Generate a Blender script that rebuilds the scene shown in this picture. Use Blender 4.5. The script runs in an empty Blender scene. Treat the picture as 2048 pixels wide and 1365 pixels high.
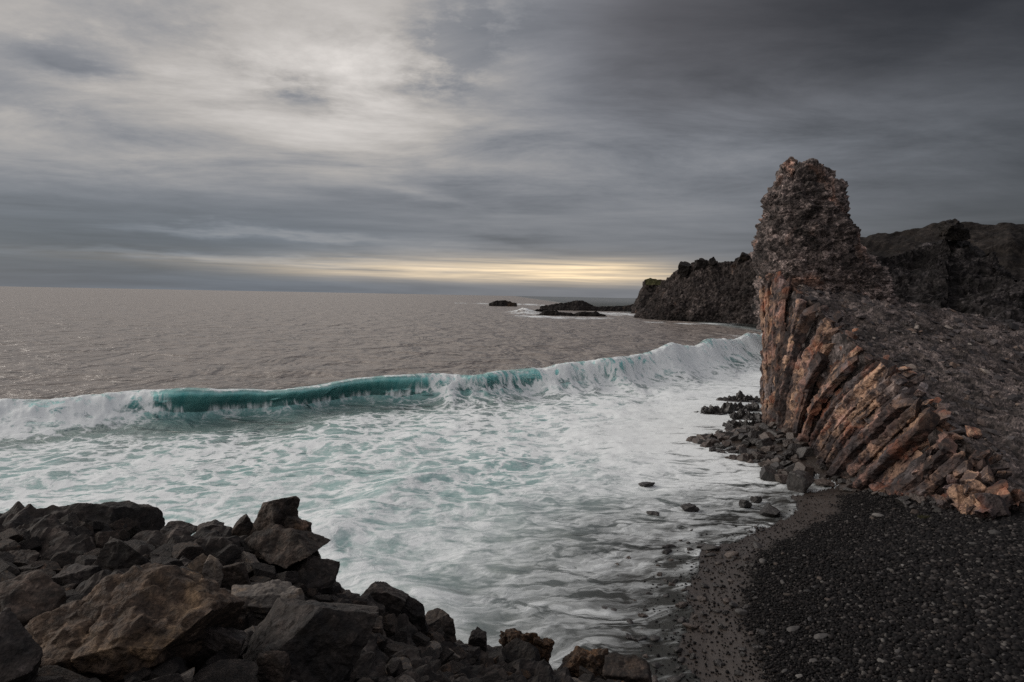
import bpy, math, random
import numpy as np
from mathutils import Vector, Matrix, Euler, Quaternion

PI = math.pi
rng = np.random.default_rng(7)
random.seed(7)
scene = bpy.context.scene
COL = scene.collection

# ------------------------------------------------------------------ camera model
H = 6.5
FPX = 1365.0
PITCH = math.atan(90.3 / FPX)
ROLL = math.atan(0.01875)
FW = np.array([0, math.cos(PITCH), -math.sin(PITCH)])
RT = np.array([1.0, 0, 0])
UP = np.array([0, math.sin(PITCH), math.cos(PITCH)])
CAMP = np.array([0, 0, H])


def ray(px, py):
    u, v = px - 1024.0, 682.5 - py
    u2 = u * math.cos(ROLL) - v * math.sin(ROLL)
    v2 = u * math.sin(ROLL) + v * math.cos(ROLL)
    return FW * FPX + RT * u2 + UP * v2


def P(px, py, D):
    d = ray(px, py)
    return CAMP + d * (D / d[1])


def G(px, py, z=0.0):
    d = ray(px, py)
    return CAMP + d * ((z - H) / d[2])


def PX(px, py, x):
    d = ray(px, py)
    return CAMP + d * (x / d[0])


def azel(px, py):
    d = ray(px, py)
    return math.degrees(math.atan2(d[0], d[1])), math.degrees(math.atan2(d[2], math.hypot(d[0], d[1])))


# ------------------------------------------------------------------ numpy noise
def _hash(ix, iy, iz, seed):
    h = (ix.astype(np.uint32) * np.uint32(374761393) + iy.astype(np.uint32) * np.uint32(668265263)
         + iz.astype(np.uint32) * np.uint32(2147483647) + np.uint32((seed * 974711 + 12345) & 0xffffffff))
    h = (h ^ (h >> np.uint32(13))) * np.uint32(1274126177)
    h = (h ^ (h >> np.uint32(16))) * np.uint32(2246822519)
    return h ^ (h >> np.uint32(13))


_tr = np.random.default_rng(99)
GT = _tr.normal(size=(1024, 3)).astype(np.float32)
GT /= np.linalg.norm(GT, axis=1, keepdims=True)
BT_J = (_tr.random((1024, 3)).astype(np.float32) - 0.5)
BT_A = _tr.normal(size=(1024, 3, 3)).astype(np.float32)
for _i in range(1024):
    q, _r = np.linalg.qr(BT_A[_i])
    BT_A[_i] = q * _tr.uniform(0.8, 1.35, (3, 1))
BT_G = _tr.normal(size=(1024, 3)).astype(np.float32)
BT_H = _tr.random(1024).astype(np.float32)
BT_R = _tr.uniform(0.5, 0.78, 1024).astype(np.float32)


def perlin(p, seed=0):
    p = np.asarray(p, np.float32)
    c = np.floor(p)
    f = p - c
    c = c.astype(np.int64)
    w = f * f * f * (f * (f * 6 - 15) + 10)
    out = np.zeros(len(p), np.float32)
    for dx in (0, 1):
        wx = w[:, 0] if dx else 1 - w[:, 0]
        for dy in (0, 1):
            wy = w[:, 1] if dy else 1 - w[:, 1]
            for dz in (0, 1):
                wz = w[:, 2] if dz else 1 - w[:, 2]
                g = GT[_hash(c[:, 0] + dx, c[:, 1] + dy, c[:, 2] + dz, seed) & np.uint32(1023)]
                out += wx * wy * wz * (g[:, 0] * (f[:, 0] - dx) + g[:, 1] * (f[:, 1] - dy) + g[:, 2] * (f[:, 2] - dz))
    return out * 1.5


def fbm(p, scale=1.0, octs=4, seed=0, gain=0.5):
    p = np.asarray(p, np.float32) / scale
    a, s, t = 1.0, 0.0, 0.0
    for k in range(octs):
        s = s + a * perlin(p * (2.03 ** k) + 17.3 * k, seed + k)
        t += a
        a *= gain
    return s / t


def blocks(p, scale, seed=0, tilt=0.35, sharp=2.2):
    """Union of randomly turned, flat topped blocks: crisp fractured rock. 0..~1"""
    q = np.asarray(p, np.float32) / scale
    c0 = np.floor(q - 0.5).astype(np.int64)
    out = np.full(len(q), -0.25, np.float32)
    for dx in (0, 1):
        for dy in (0, 1):
            for dz in (0, 1):
                cx, cy, cz = c0[:, 0] + dx, c0[:, 1] + dy, c0[:, 2] + dz
                h = _hash(cx, cy, cz, seed) & np.uint32(1023)
                cen = np.stack([cx, cy, cz], 1).astype(np.float32) + 0.5 + 0.55 * BT_J[h]
                d = q - cen
                m = np.abs(np.einsum('nij,nj->ni', BT_A[h], d)).max(1)
                top = BT_H[h] * 0.9 + tilt * np.einsum('ni,ni->n', BT_G[h], d)
                out = np.maximum(out, np.minimum(top, sharp * (BT_R[h] - m)))
    return out


def sstep(a, b, x):
    t = np.clip((x - a) / (b - a), 0, 1)
    return t * t * (3 - 2 * t)


# ------------------------------------------------------------------ object helpers
def mesh_np(name, v, f, smooth=True, attrs=None, vec=None):
    me = bpy.data.meshes.new(name)
    v = np.ascontiguousarray(v, np.float32)
    f = np.ascontiguousarray(f, np.int32)
    n, k = f.shape
    me.vertices.add(len(v))
    me.vertices.foreach_set('co', v.ravel())
    me.loops.add(n * k)
    me.loops.foreach_set('vertex_index', f.ravel())
    me.polygons.add(n)
    me.polygons.foreach_set('loop_start', np.arange(0, n * k, k, dtype=np.int32))
    me.polygons.foreach_set('use_smooth', np.full(n, smooth, bool))
    for nm, a in (attrs or {}).items():
        at = me.attributes.new(nm, 'FLOAT', 'POINT')
        at.data.foreach_set('value', np.ascontiguousarray(a, np.float32))
    for nm, a in (vec or {}).items():
        at = me.attributes.new(nm, 'FLOAT_VECTOR', 'POINT')
        at.data.foreach_set('vector', np.ascontiguousarray(a, np.float32).ravel())
    me.update(calc_edges=True)
    me.validate()
    return me


def link(name, me, mat=None, parent=None, loc=None):
    o = bpy.data.objects.new(name, me)
    COL.objects.link(o)
    if mat is not None and me is not None:
        me.materials.clear()
        me.materials.append(mat)
    if parent is not None:
        o.parent = parent
    if loc is not None:
        o.location = loc
    return o


def tag(o, label=None, cat=None, group=None, kind=None):
    if label:
        assert 4 <= len(label.split()) <= 16, label
        o['label'] = label
    if cat:
        o['category'] = cat
    if group:
        o['group'] = group
    if kind:
        o['kind'] = kind
    return o


def grid_faces(nu, nv, wrap=False):
    """verts indexed [i*nv + j], i<nu, j<nv"""
    iu = np.arange(nu if wrap else nu - 1)
    jv = np.arange(nv - 1)
    I, J = np.meshgrid(iu, jv, indexing='ij')
    I2 = (I + 1) % nu
    return np.stack([I * nv + J, I2 * nv + J, I2 * nv + J + 1, I * nv + J + 1], -1).reshape(-1, 4)


def grid_normals(p):
    """p: nu,nv,3"""
    du = np.gradient(p, axis=0)
    dv = np.gradient(p, axis=1)
    n = np.cross(du, dv)
    n /= np.linalg.norm(n, axis=-1, keepdims=True) + 1e-9
    return n


def ico(sub):
    t = (1 + 5 ** 0.5) / 2
    v = [(-1, t, 0), (1, t, 0), (-1, -t, 0), (1, -t, 0), (0, -1, t), (0, 1, t), (0, -1, -t), (0, 1, -t), (t, 0, -1), (t, 0, 1), (-t, 0, -1), (-t, 0, 1)]
    f = [(0, 11, 5), (0, 5, 1), (0, 1, 7), (0, 7, 10), (0, 10, 11), (1, 5, 9), (5, 11, 4), (11, 10, 2), (10, 7, 6), (7, 1, 8), (3, 9, 4), (3, 4, 2), (3, 2, 6), (3, 6, 8), (3, 8, 9), (4, 9, 5), (2, 4, 11), (6, 2, 10), (8, 6, 7), (9, 8, 1)]
    v = np.array(v, float)
    v /= np.linalg.norm(v, axis=1, keepdims=True)
    f = np.array(f)
    for _ in range(sub):
        e = np.concatenate([f[:, [0, 1]], f[:, [1, 2]], f[:, [2, 0]]])
        e.sort(axis=1)
        ue, inv = np.unique(e, axis=0, return_inverse=True)
        inv = inv.ravel()
        mid = v[ue].mean(1)
        mid /= np.linalg.norm(mid, axis=1, keepdims=True)
        m = inv + len(v)
        n = len(f)
        a, b, c = m[:n], m[n:2 * n], m[2 * n:]
        v = np.concatenate([v, mid])
        f = np.concatenate([np.stack([f[:, 0], a, c], 1), np.stack([f[:, 1], b, a], 1), np.stack([f[:, 2], c, b], 1), np.stack([a, b, c], 1)])
    return v, f


ICO = {k: ico(k) for k in range(1, 7)}


def rock_np(seed, dims, sub=4, nplanes=5, rough=0.12, fine=0.02, box=True, round_=0.0, bscale=0.55):
    """angular rock: a sphere cut by planes, then chipped. dims = half sizes in metres"""
    r = np.random.default_rng(seed)
    d, f = ICO[sub]
    N, Hh = [], []
    if box:
        q, _ = np.linalg.qr(r.normal(size=(3, 3)) * 0.35 + np.eye(3))
        for k in range(3):
            for s in (-1, 1):
                n = q[k] * s + r.normal(size=3) * 0.16
                N.append(n / np.linalg.norm(n))
                Hh.append(r.uniform(0.72, 0.95))
    for k in range(nplanes):
        n = r.normal(size=3)
        N.append(n / np.linalg.norm(n))
        Hh.append(r.uniform(0.78, 1.08))
    N, Hh = np.array(N), np.array(Hh)
    c = d @ N.T
    rad = np.where(c > 0.05, Hh[None] / np.maximum(c, 0.05), 9.0)
    if round_ > 0:
        k = 22 * (1 - round_) + 3
        rad = -np.log(np.exp(-k * np.clip(rad, 0, 3)).sum(1)) / k
    else:
        rad = rad.min(1)
    p = d * np.clip(rad, 0.3, 1.35)[:, None] * np.array(dims)
    s = float(np.mean(dims))
    off = r.uniform(-50, 50, 3)
    nrm = d / np.array(dims)
    nrm /= np.linalg.norm(nrm, axis=1, keepdims=True)
    disp = rough * s * (blocks(p + off, bscale * s * 1.6, seed) - 0.4)
    disp += rough * 0.45 * s * (blocks(p + off, bscale * s * 0.62, seed + 3) - 0.4)
    disp += fine * s * fbm(p + off, 0.25 * s, 4, seed)
    return p + nrm * disp[:, None], f


# ------------------------------------------------------------------ shader helpers
class NT:
    def __init__(self, tree):
        self.t = tree
        self.L = tree.links

    def new(self, kind, **kw):
        n = self.t.nodes.new(kind)
        for k, v in kw.items():
            setattr(n, k, v)
        return n

    def put(self, sock, val):
        if val is None:
            return
        if isinstance(val, bpy.types.NodeSocket):
            self.L.new(val, sock)
        elif isinstance(val, (tuple, list)) and len(val) == 3 and sock.type == 'RGBA':
            sock.default_value = (*val, 1)
        else:
            sock.default_value = val

    def m(self, op, a, b=None, c=None, clamp=False):
        n = self.new('ShaderNodeMath', operation=op, use_clamp=clamp)
        self.put(n.inputs[0], a)
        self.put(n.inputs[1], b)
        self.put(n.inputs[2], c)
        return n.outputs[0]

    def add(self, *a):
        r = a[0]
        for b in a[1:]:
            r = self.m('ADD', r, b)
        return r

    def mul(self, *a):
        r = a[0]
        for b in a[1:]:
            r = self.m('MULTIPLY', r, b)
        return r

    def sub(self, a, b):
        return self.m('SUBTRACT', a, b)

    def ss(self, lo, hi, x):
        n = self.new('ShaderNodeMapRange', interpolation_type='SMOOTHSTEP')
        self.put(n.inputs['Value'], x)
        self.put(n.inputs['From Min'], lo)
        self.put(n.inputs['From Max'], hi)
        return n.outputs[0]

    def lin(self, lo, hi, a, b, x):
        n = self.new('ShaderNodeMapRange')
        self.put(n.inputs['Value'], x)
        for k, v in (('From Min', lo), ('From Max', hi), ('To Min', a), ('To Max', b)):
            self.put(n.inputs[k], v)
        return n.outputs[0]

    def vm(self, op, a, b=None, s=None):
        n = self.new('ShaderNodeVectorMath', operation=op)
        self.put(n.inputs[0], a)
        if b is not None:
            self.put(n.inputs[1], b)
        if s is not None:
            self.put(n.inputs['Scale'], s)
        return n.outputs['Value'] if op in ('DOT_PRODUCT', 'LENGTH') else n.outputs['Vector']

    def xyz(self, x, y, z=0.0):
        n = self.new('ShaderNodeCombineXYZ')
        for i, v in enumerate((x, y, z)):
            self.put(n.inputs[i], v)
        return n.outputs[0]

    def sep(self, v):
        n = self.new('ShaderNodeSeparateXYZ')
        self.put(n.inputs[0], v)
        return n.outputs

    def noise(self, v, scale, detail=4, rough=0.55, dist=0.0, color=False, lac=2.0):
        n = self.new('ShaderNodeTexNoise', noise_dimensions='3D')
        self.put(n.inputs['Vector'], v)
        n.inputs['Scale'].default_value = scale
        n.inputs['Detail'].default_value = detail
        n.inputs['Roughness'].default_value = rough
        n.inputs['Lacunarity'].default_value = lac
        n.inputs['Distortion'].default_value = dist
        return n.outputs['Color'] if color else n.outputs['Fac']

    def vor(self, v, scale, feature='F1', rand=1.0, out=None, smooth=0.5):
        n = self.new('ShaderNodeTexVoronoi', feature=feature, voronoi_dimensions='3D')
        self.put(n.inputs['Vector'], v)
        n.inputs['Scale'].default_value = scale
        n.inputs['Randomness'].default_value = rand
        if feature == 'SMOOTH_F1':
            n.inputs['Smoothness'].default_value = smooth
        return n.outputs[out or 'Distance']

    def mix(self, f, a, b, mode='MIX'):
        n = self.new('ShaderNodeMix', data_type='RGBA', blend_type=mode)
        self.put(n.inputs['Factor'], f)
        self.put(n.inputs[6], a)
        self.put(n.inputs[7], b)
        return n.outputs[2]

    def mixf(self, f, a, b):
        n = self.new('ShaderNodeMix', data_type='FLOAT')
        self.put(n.inputs['Factor'], f)
        self.put(n.inputs[2], a)
        self.put(n.inputs[3], b)
        return n.outputs[0]

    def attr(self, name, out='Fac'):
        n = self.new('ShaderNodeAttribute', attribute_name=name)
        return n.outputs[out]

    def bump(self, h, strength=0.3, dist=0.05, normal=None):
        n = self.new('ShaderNodeBump')
        n.inputs['Strength'].default_value = strength
        n.inputs['Distance'].default_value = dist
        self.put(n.inputs['Height'], h)
        if normal is not None:
            self.put(n.inputs['Normal'], normal)
        return n.outputs[0]

    def bsdf(self, color, rough=0.8, normal=None, spec=0.4, **kw):
        n = self.new('ShaderNodeBsdfPrincipled')
        self.put(n.inputs['Base Color'], color)
        self.put(n.inputs['Roughness'], rough)
        self.put(n.inputs['Specular IOR Level'], spec)
        if normal is not None:
            self.put(n.inputs['Normal'], normal)
        for k, v in kw.items():
            self.put(n.inputs[k], v)
        return n.outputs[0]

    def mixs(self, f, a, b):
        n = self.new('ShaderNodeMixShader')
        self.put(n.inputs[0], f)
        self.L.new(a, n.inputs[1])
        self.L.new(b, n.inputs[2])
        return n.outputs[0]


def new_mat(name):
    m = bpy.data.materials.new(name)
    m.use_nodes = True
    m.node_tree.nodes.clear()
    nt = NT(m.node_tree)
    out = nt.new('ShaderNodeOutputMaterial')
    return m, nt, out


def rock_material(name, dark, mid, warm=None, warm_amt=0.0, warm_scale=0.6, pale=None, pale_amt=0.0, rough=0.82,
                  bscale=1.0, bump=0.5, coords='Object', rnd=0.35, spec=0.35, fleck=0.0, fscale=7.0, patch=0.0, pscale=0.5):
    """dark/mid mottling, warm iron staining in patches, pale mineral or lichen flecks"""
    m, nt, out = new_mat(name)
    tc = nt.new('ShaderNodeTexCoord')
    if coords == 'World':
        v = nt.new('ShaderNodeNewGeometry').outputs['Position']
    else:
        v = tc.outputs['Object']
    inf = nt.new('ShaderNodeObjectInfo')
    off = nt.vm('SCALE', nt.xyz(inf.outputs['Random'], nt.mul(inf.outputs['Random'], 7.3), 0.3), s=31.0)
    vv = nt.vm('ADD', v, off)
    n1 = nt.noise(vv, 1.6 * bscale, 6, 0.62)
    n2 = nt.noise(vv, 9.0 * bscale, 5, 0.6)
    n3 = nt.noise(vv, 42.0 * bscale, 3, 0.6)
    t = nt.ss(0.34, 0.68, nt.add(nt.mul(n1, 0.55), nt.mul(n2, 0.45)))
    col = nt.mix(t, dark, mid)
    if warm is not None:
        w = nt.noise(nt.vm('ADD', vv, (13.1, 4.2, 8.8)), warm_scale, 5, 0.6, dist=0.6)
        lo = 0.72 - 0.45 * warm_amt
        wf = nt.mul(nt.ss(lo, lo + 0.16, w), nt.lin(0, 1, 0.55, 1.0, n2))
        col = nt.mix(wf, col, warm)
    if pale is not None:
        w = nt.noise(nt.vm('ADD', vv, (3.7, 24.2, 1.8)), 5.0 * bscale, 6, 0.7)
        lo = 0.78 - 0.35 * pale_amt
        col = nt.mix(nt.mul(nt.ss(lo, lo + 0.12, w), 0.8), col, pale)
    k = nt.lin(0, 1, 1 - rnd, 1 + rnd, inf.outputs['Random'])
    sp = nt.lin(0.25, 0.75, 0.62, 1.38, n3)
    if fleck:
        # separate fragments of clinker: every one its own shade, a few pale
        fv = nt.vm('ADD', vv, nt.vm('SCALE', nt.noise(vv, fscale * 0.7, 3, 0.6, color=True), s=0.9 / fscale))
        c1 = nt.sep(nt.vor(fv, fscale, 'F1', out='Color'))
        c2 = nt.sep(nt.vor(fv, fscale * 2.6, 'F1', out='Color'))
        f1 = nt.add(nt.lin(0, 1, 1 - 0.75 * fleck, 1 + 0.6 * fleck, c1[0]), nt.mul(nt.ss(0.88, 0.97, c1[1]), 1.3 * fleck))
        f2 = nt.add(nt.lin(0, 1, 1 - 0.7 * fleck, 1 + 0.5 * fleck, c2[0]), nt.mul(nt.ss(0.90, 0.97, c2[1]), 1.4 * fleck))
        sp = nt.mul(sp, f1, f2)
        edge = nt.ss(0.0, 0.09, nt.vor(fv, fscale, 'DISTANCE_TO_EDGE'))
        sp = nt.mul(sp, nt.lin(0, 1, 1 - 0.55 * fleck, 1.0, edge))
    if patch:
        pn = nt.noise(nt.vm('MULTIPLY', nt.vm('ADD', vv, (41.0, 7.0, 19.0)), (1, 1, 1.7)), pscale, 5, 0.62, dist=0.8)
        sp = nt.mul(sp, nt.lin(0.36, 0.62, 1 - 0.75 * patch, 1 + 0.5 * patch, pn))
    hsv = nt.new('ShaderNodeHueSaturation')
    nt.put(hsv.inputs['Value'], nt.mul(k, sp))
    nt.put(hsv.inputs['Color'], col)
    h = nt.add(nt.mul(n2, 0.5), nt.mul(n3, 0.28), nt.mul(nt.noise(vv, 120 * bscale, 2, 0.5), 0.08),
               nt.mul(nt.vor(vv, 14 * bscale, 'F1'), 0.25))
    nrm = nt.bump(h, bump, 0.05 / bscale)
    rg = nt.lin(0.3, 0.7, rough - 0.12, min(1, rough + 0.1), n2)
    nt.L.new(nt.bsdf(hsv.outputs[0], rg, nrm, spec), out.inputs[0])
    return m


# ------------------------------------------------------------------ world
SUN_AZ, SUN_EL = -76.0, 25.0


def build_world():
    w = bpy.data.worlds.new('World')
    scene.world = w
    w.use_nodes = True
    w.node_tree.nodes.clear()
    nt = NT(w.node_tree)
    out = nt.new('ShaderNodeOutputWorld')
    bg = nt.new('ShaderNodeBackground')
    d = nt.new('ShaderNodeTexCoord').outputs['Generated']
    x, y, z = nt.sep(d)
    A0 = nt.mul(nt.m('ARCTAN2', x, y), 180 / PI)
    E0 = nt.mul(nt.m('ARCSINE', z), 180 / PI)
    # coordinates on a high cloud deck: clouds shrink and flatten to the horizon
    zz = nt.add(nt.m('MAXIMUM', z, 0.0), 0.10)
    cp = nt.xyz(nt.m('DIVIDE', x, zz), nt.m('DIVIDE', y, zz), 0.0)
    wob = nt.noise(cp, 0.55, 4, 0.55)
    wob2 = nt.noise(nt.vm('ADD', cp, (9.1, 3.3, 5.0)), 0.8, 5, 0.6)
    A = nt.add(A0, nt.mul(nt.sub(wob, 0.5), 14.0))
    lowk = nt.lin(0, 14, 0.25, 1.0, E0)
    E = nt.add(E0, nt.mul(nt.sub(wob2, 0.5), 8.0, lowk))

    def blob(px, py, sa, se, amp, warped=True, tilt=0.0):
        a, e = azel(px, py)
        da = nt.sub(A if warped else A0, a)
        de = nt.sub(E if warped else E0, e)
        if tilt:
            de = nt.sub(de, nt.mul(da, tilt))
        q = nt.add(nt.m('POWER', nt.m('ABSOLUTE', nt.mul(da, 1.0 / sa)), 2.0), nt.m('POWER', nt.m('ABSOLUTE', nt.mul(de, 1.0 / se)), 2.0))
        return nt.mul(nt.m('EXPONENT', nt.mul(q, -1.0)), amp)

    L = nt.add(0.205,
               blob(740, 130, 9, 4.5, 0.33), blob(560, 200, 13, 4.0, 0.13), blob(120, 300, 13, 2.6, 0.13), blob(250, 130, 9, 3, 0.10),
               blob(760, 260, 16, 5.0, 0.08), blob(60, 60, 9, 3.0, 0.10),
               blob(120, 470, 18, 3.2, -0.065), blob(640, 400, 12, 1.6, -0.035), blob(120, 540, 12, 1.6, -0.03, True),
               blob(1150, 300, 12, 6, 0.01), blob(1010, 470, 5, 0.5, -0.06, True, -0.06), blob(520, 470, 9, 0.35, 0.12, True),
               blob(900, 505, 10, 0.5, 0.07, True), blob(520, 520, 16, 0.35, 0.10, True), blob(860, 395, 6, 0.6, 0.07, True, -0.15),
               blob(1780, 430, 7, 2.2, 0.045), blob(1550, 200, 5, 4, 0.02, True, 0.6), blob(2020, 60, 5, 1.2, 0.05, True, 0.5))
    # small ragged dark clouds under the deck
    rag = nt.noise(nt.vm('ADD', cp, (2.0, 7.0, 1.0)), 2.4, 6, 0.65)
    ragm = nt.ss(0.38, 0.62, rag)
    dk = nt.add(blob(70, 90, 5.5, 1.8, 0.26), blob(170, 125, 5.0, 1.2, 0.22), blob(60, 235, 4.5, 0.9, 0.26), blob(590, 172, 4.0, 1.4, 0.42, True, -0.25),
                blob(900, 105, 5.5, 3.8, 0.44), blob(865, 200, 4.0, 1.4, 0.30), blob(330, 75, 7, 1.6, 0.22), blob(480, 40, 14, 1.3, 0.20),
                blob(1000, 20, 9, 3, 0.30))
    L = nt.mul(L, nt.sub(1.0, nt.m('MINIMUM', nt.mul(dk, nt.lin(0, 1, 0.35, 1.35, ragm)), 0.55)))
    # heavy dark deck over the land to the right, vignette darkening put into it
    a1 = nt.ss(-3.0, 13.0, A)
    e1 = nt.ss(10.5, 21.5, E)
    L = nt.mul(L, nt.sub(1.0, nt.mul(a1, e1, 0.74)))
    a2 = nt.ss(10.0, 38.0, A)
    L = nt.mul(L, nt.sub(1.0, nt.mul(a2, 0.64)))
    # cloud texture
    tx = nt.noise(nt.vm('MULTIPLY', cp, (0.6, 1.0, 1)), 1.35, 10, 0.66, dist=0.35)
    st = nt.noise(nt.xyz(nt.mul(A0, 0.05), nt.mul(E0, 0.75), 3.0), 1.0, 6, 0.6, dist=0.5)
    tex = nt.mixf(nt.ss(3.0, 12.0, E0), nt.lin(0.25, 0.75, 0.74, 1.26, st), nt.lin(0.28, 0.72, 0.55, 1.50, tx))
    L = nt.m('MAXIMUM', nt.mul(L, tex), 0.02)
    # unseen sky outside the picture: overhead and left brightened for light, landward darker
    up = nt.ss(27.0, 55.0, E0)
    L = nt.mixf(up, L, 0.46)
    hi = nt.m('EXPONENT', nt.mul(nt.add(nt.m('POWER', nt.m('ABSOLUTE', nt.mul(nt.add(A0, 30.0), 1 / 34.0)), 2.0), nt.m('POWER', nt.m('ABSOLUTE', nt.mul(nt.sub(E0, 38.0), 1 / 12.0)), 2.0)), -1.0))  # added bright patch of unseen sky, a key light from upper left
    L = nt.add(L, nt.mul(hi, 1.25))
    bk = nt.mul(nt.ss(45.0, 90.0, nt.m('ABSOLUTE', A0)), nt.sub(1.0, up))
    L = nt.mixf(bk, L, nt.mixf(nt.ss(-0.6, 0.4, x), 0.80, 0.20))  # unseen left side raised to light the column wall
    warm = nt.ss(0.16, 0.46, L)
    cool = nt.mix(nt.mul(nt.ss(9.0, 2.0, E0), nt.ss(2.0, -22.0, A0)), (0.94, 0.985, 1.09), (0.86, 0.985, 1.17))
    tint = nt.mix(warm, cool, (1.06, 1.0, 0.945))
    tint = nt.mix(nt.mul(a1, e1), tint, (1.0, 0.98, 1.06))
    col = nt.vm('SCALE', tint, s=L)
    # the low sun breaking through under the deck
    g = nt.add(blob(1150, 550, 7.0, 0.75, 0.62, False), blob(1030, 540, 13, 1.0, 0.55, False), blob(780, 545, 9, 0.6, 0.34, False), blob(560, 525, 12, 0.5, 0.16, False),
               blob(1250, 545, 4, 0.8, 0.35, False))
    gs = nt.noise(nt.xyz(nt.mul(A0, 0.07), nt.mul(E0, 2.3), 8.0), 1.0, 5, 0.6, dist=0.4)
    g = nt.mul(g, nt.lin(0.32, 0.66, 0.25, 1.2, gs), nt.ss(0.45, 1.2, E0), 0.85)
    g = nt.m('MAXIMUM', g, 0.0)
    glow = nt.vm('SCALE', nt.xyz(1.10, 0.80, 0.42), s=g)
    col = nt.vm('ADD', col, glow)
    sky = nt.new('ShaderNodeTexSky', sky_type='NISHITA')
    sky.sun_disc = False
    sky.sun_elevation = math.radians(SUN_EL)
    sky.sun_rotation = math.radians(SUN_AZ)
    sky.altitude = 0
    skyc = nt.vm('SCALE', sky.outputs[0], s=0.08)
    col = nt.mix(0.95, skyc, col)
    below = nt.ss(-0.1, -0.8, E0)
    col = nt.mix(below, col, (0.08, 0.085, 0.085))
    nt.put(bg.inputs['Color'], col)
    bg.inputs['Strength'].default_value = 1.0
    nt.L.new(bg.outputs[0], out.inputs[0])

    sd = bpy.data.lights.new('sun', 'SUN')
    sd.energy = 1.4
    sd.angle = math.radians(22)
    sd.color = (1.0, 0.93, 0.85)
    so = link('sun', sd)
    a, e = math.radians(SUN_AZ), math.radians(SUN_EL)
    dirv = Vector((math.sin(a) * math.cos(e), math.cos(a) * math.cos(e), math.sin(e)))
    so.rotation_euler = (-dirv).to_track_quat('-Z', 'Y').to_euler()
    so.location = dirv * 60


build_world()

# ------------------------------------------------------------------ materials
M = {}
M['outcrop'] = rock_material('fractured_basalt', (0.011, 0.010, 0.0105), (0.066, 0.053, 0.046), (0.10, 0.066, 0.045), 0.18, 0.5, (0.15, 0.13, 0.12), 0.12, coords='World', rnd=0.0, fleck=0.4, patch=0.5, pscale=0.8, fscale=5.0)
M['basalt'] = rock_material('basalt', (0.010, 0.009, 0.0095), (0.052, 0.042, 0.037), (0.095, 0.062, 0.043), 0.15, 0.9, (0.14, 0.12, 0.11), 0.08, fleck=0.4, fscale=16.0, patch=0.5, pscale=2.2, bump=0.8)
M['basalt_brown'] = rock_material('brown_basalt', (0.012, 0.010, 0.009), (0.070, 0.051, 0.041), (0.16, 0.10, 0.066), 0.35, 0.9, (0.22, 0.18, 0.15), 0.12, fleck=0.4, fscale=16.0, patch=0.5, pscale=2.2, bump=0.8)
M['ochre'] = rock_material('ochre_lava', (0.030, 0.021, 0.017), (0.110, 0.075, 0.052), (0.25, 0.165, 0.095), 0.42, 1.3, (0.012, 0.010, 0.010), 0.26, bump=1.0, rnd=0.1, fleck=0.4, fscale=14.0)
M['rust'] = rock_material('rust_lava', (0.022, 0.014, 0.009), (0.085, 0.046, 0.024), (0.14, 0.075, 0.030), 0.4, 2.0, (0.02, 0.015, 0.01), 0.2, bump=0.9, rnd=0.1, fleck=0.5, fscale=16.0)
M['pale'] = rock_material('pale_split_rock', (0.05, 0.045, 0.042), (0.15, 0.13, 0.115), (0.20, 0.145, 0.10), 0.45, 2.0, (0.30, 0.28, 0.26), 0.28, rnd=0.15)
M['wet'] = rock_material('wet_basalt', (0.012, 0.011, 0.011), (0.045, 0.039, 0.037), (0.085, 0.060, 0.045), 0.25, 3.0, rough=0.45, spec=0.5, bscale=2.0)
M['wet_brown'] = rock_material('wet_brown_rock', (0.030, 0.022, 0.019), (0.090, 0.070, 0.060), (0.12, 0.075, 0.055), 0.35, 2.0, rough=0.5, spec=0.5, bscale=1.6)
M['crag'] = rock_material('clinker_lava', (0.026, 0.021, 0.021), (0.27, 0.212, 0.196), (0.36, 0.20, 0.145), 0.34, 0.40, (0.50, 0.38, 0.32), 0.42, coords='World', rnd=0.0, fleck=0.7, patch=0.85, pscale=0.42, fscale=5.0)
M['slope'] = rock_material('scree', (0.022, 0.018, 0.018), (0.165, 0.134, 0.127), (0.15, 0.095, 0.072), 0.16, 0.4, (0.16, 0.14, 0.13), 0.1, coords='World', rnd=0.0, fleck=0.55, patch=0.7, pscale=0.45, fscale=5.5)
M['wall'] = rock_material('iron_stained_rock', (0.022, 0.016, 0.016), (0.085, 0.060, 0.050), (0.16, 0.070, 0.042), 0.42, 0.45, (0.26, 0.19, 0.15), 0.14, coords='World', rnd=0.0, fleck=0.6, patch=0.6, pscale=0.6, fscale=5.0)
M['head'] = rock_material('headland_rock', (0.020, 0.017, 0.017), (0.066, 0.054, 0.050), (0.13, 0.082, 0.062), 0.30, 0.08, (0.15, 0.125, 0.11), 0.12, coords='World', rnd=0.0, bscale=0.12, bump=0.8, fleck=0.6, patch=0.7, pscale=0.07, fscale=0.8, spec=0.12)
M['cliff'] = rock_material('back_cliff_rock', (0.009, 0.008, 0.009), (0.036, 0.032, 0.032), (0.085, 0.056, 0.040), 0.22, 0.12, (0.13, 0.11, 0.09), 0.08, coords='World', rnd=0.0, bscale=0.35, bump=0.8, fleck=0.7, patch=0.8, pscale=0.22, fscale=2.4, spec=0.12)
M['hill'] = rock_material('heath_hillside', (0.012, 0.010, 0.0095), (0.031, 0.026, 0.023), (0.058, 0.040, 0.027), 0.30, 0.12, (0.15, 0.12, 0.08), 0.06, coords='World', rnd=0.0, bscale=0.4, fleck=0.4, patch=0.5, pscale=0.15, fscale=2.0, spec=0.12)
M['reef'] = rock_material('reef_rock', (0.010, 0.009, 0.009), (0.030, 0.025, 0.022), (0.05, 0.032, 0.02), 0.3, 0.1, rough=0.6, coords='World', rnd=0.0, bscale=0.2, fleck=0.4, fscale=0.8, spec=0.12)
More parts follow.
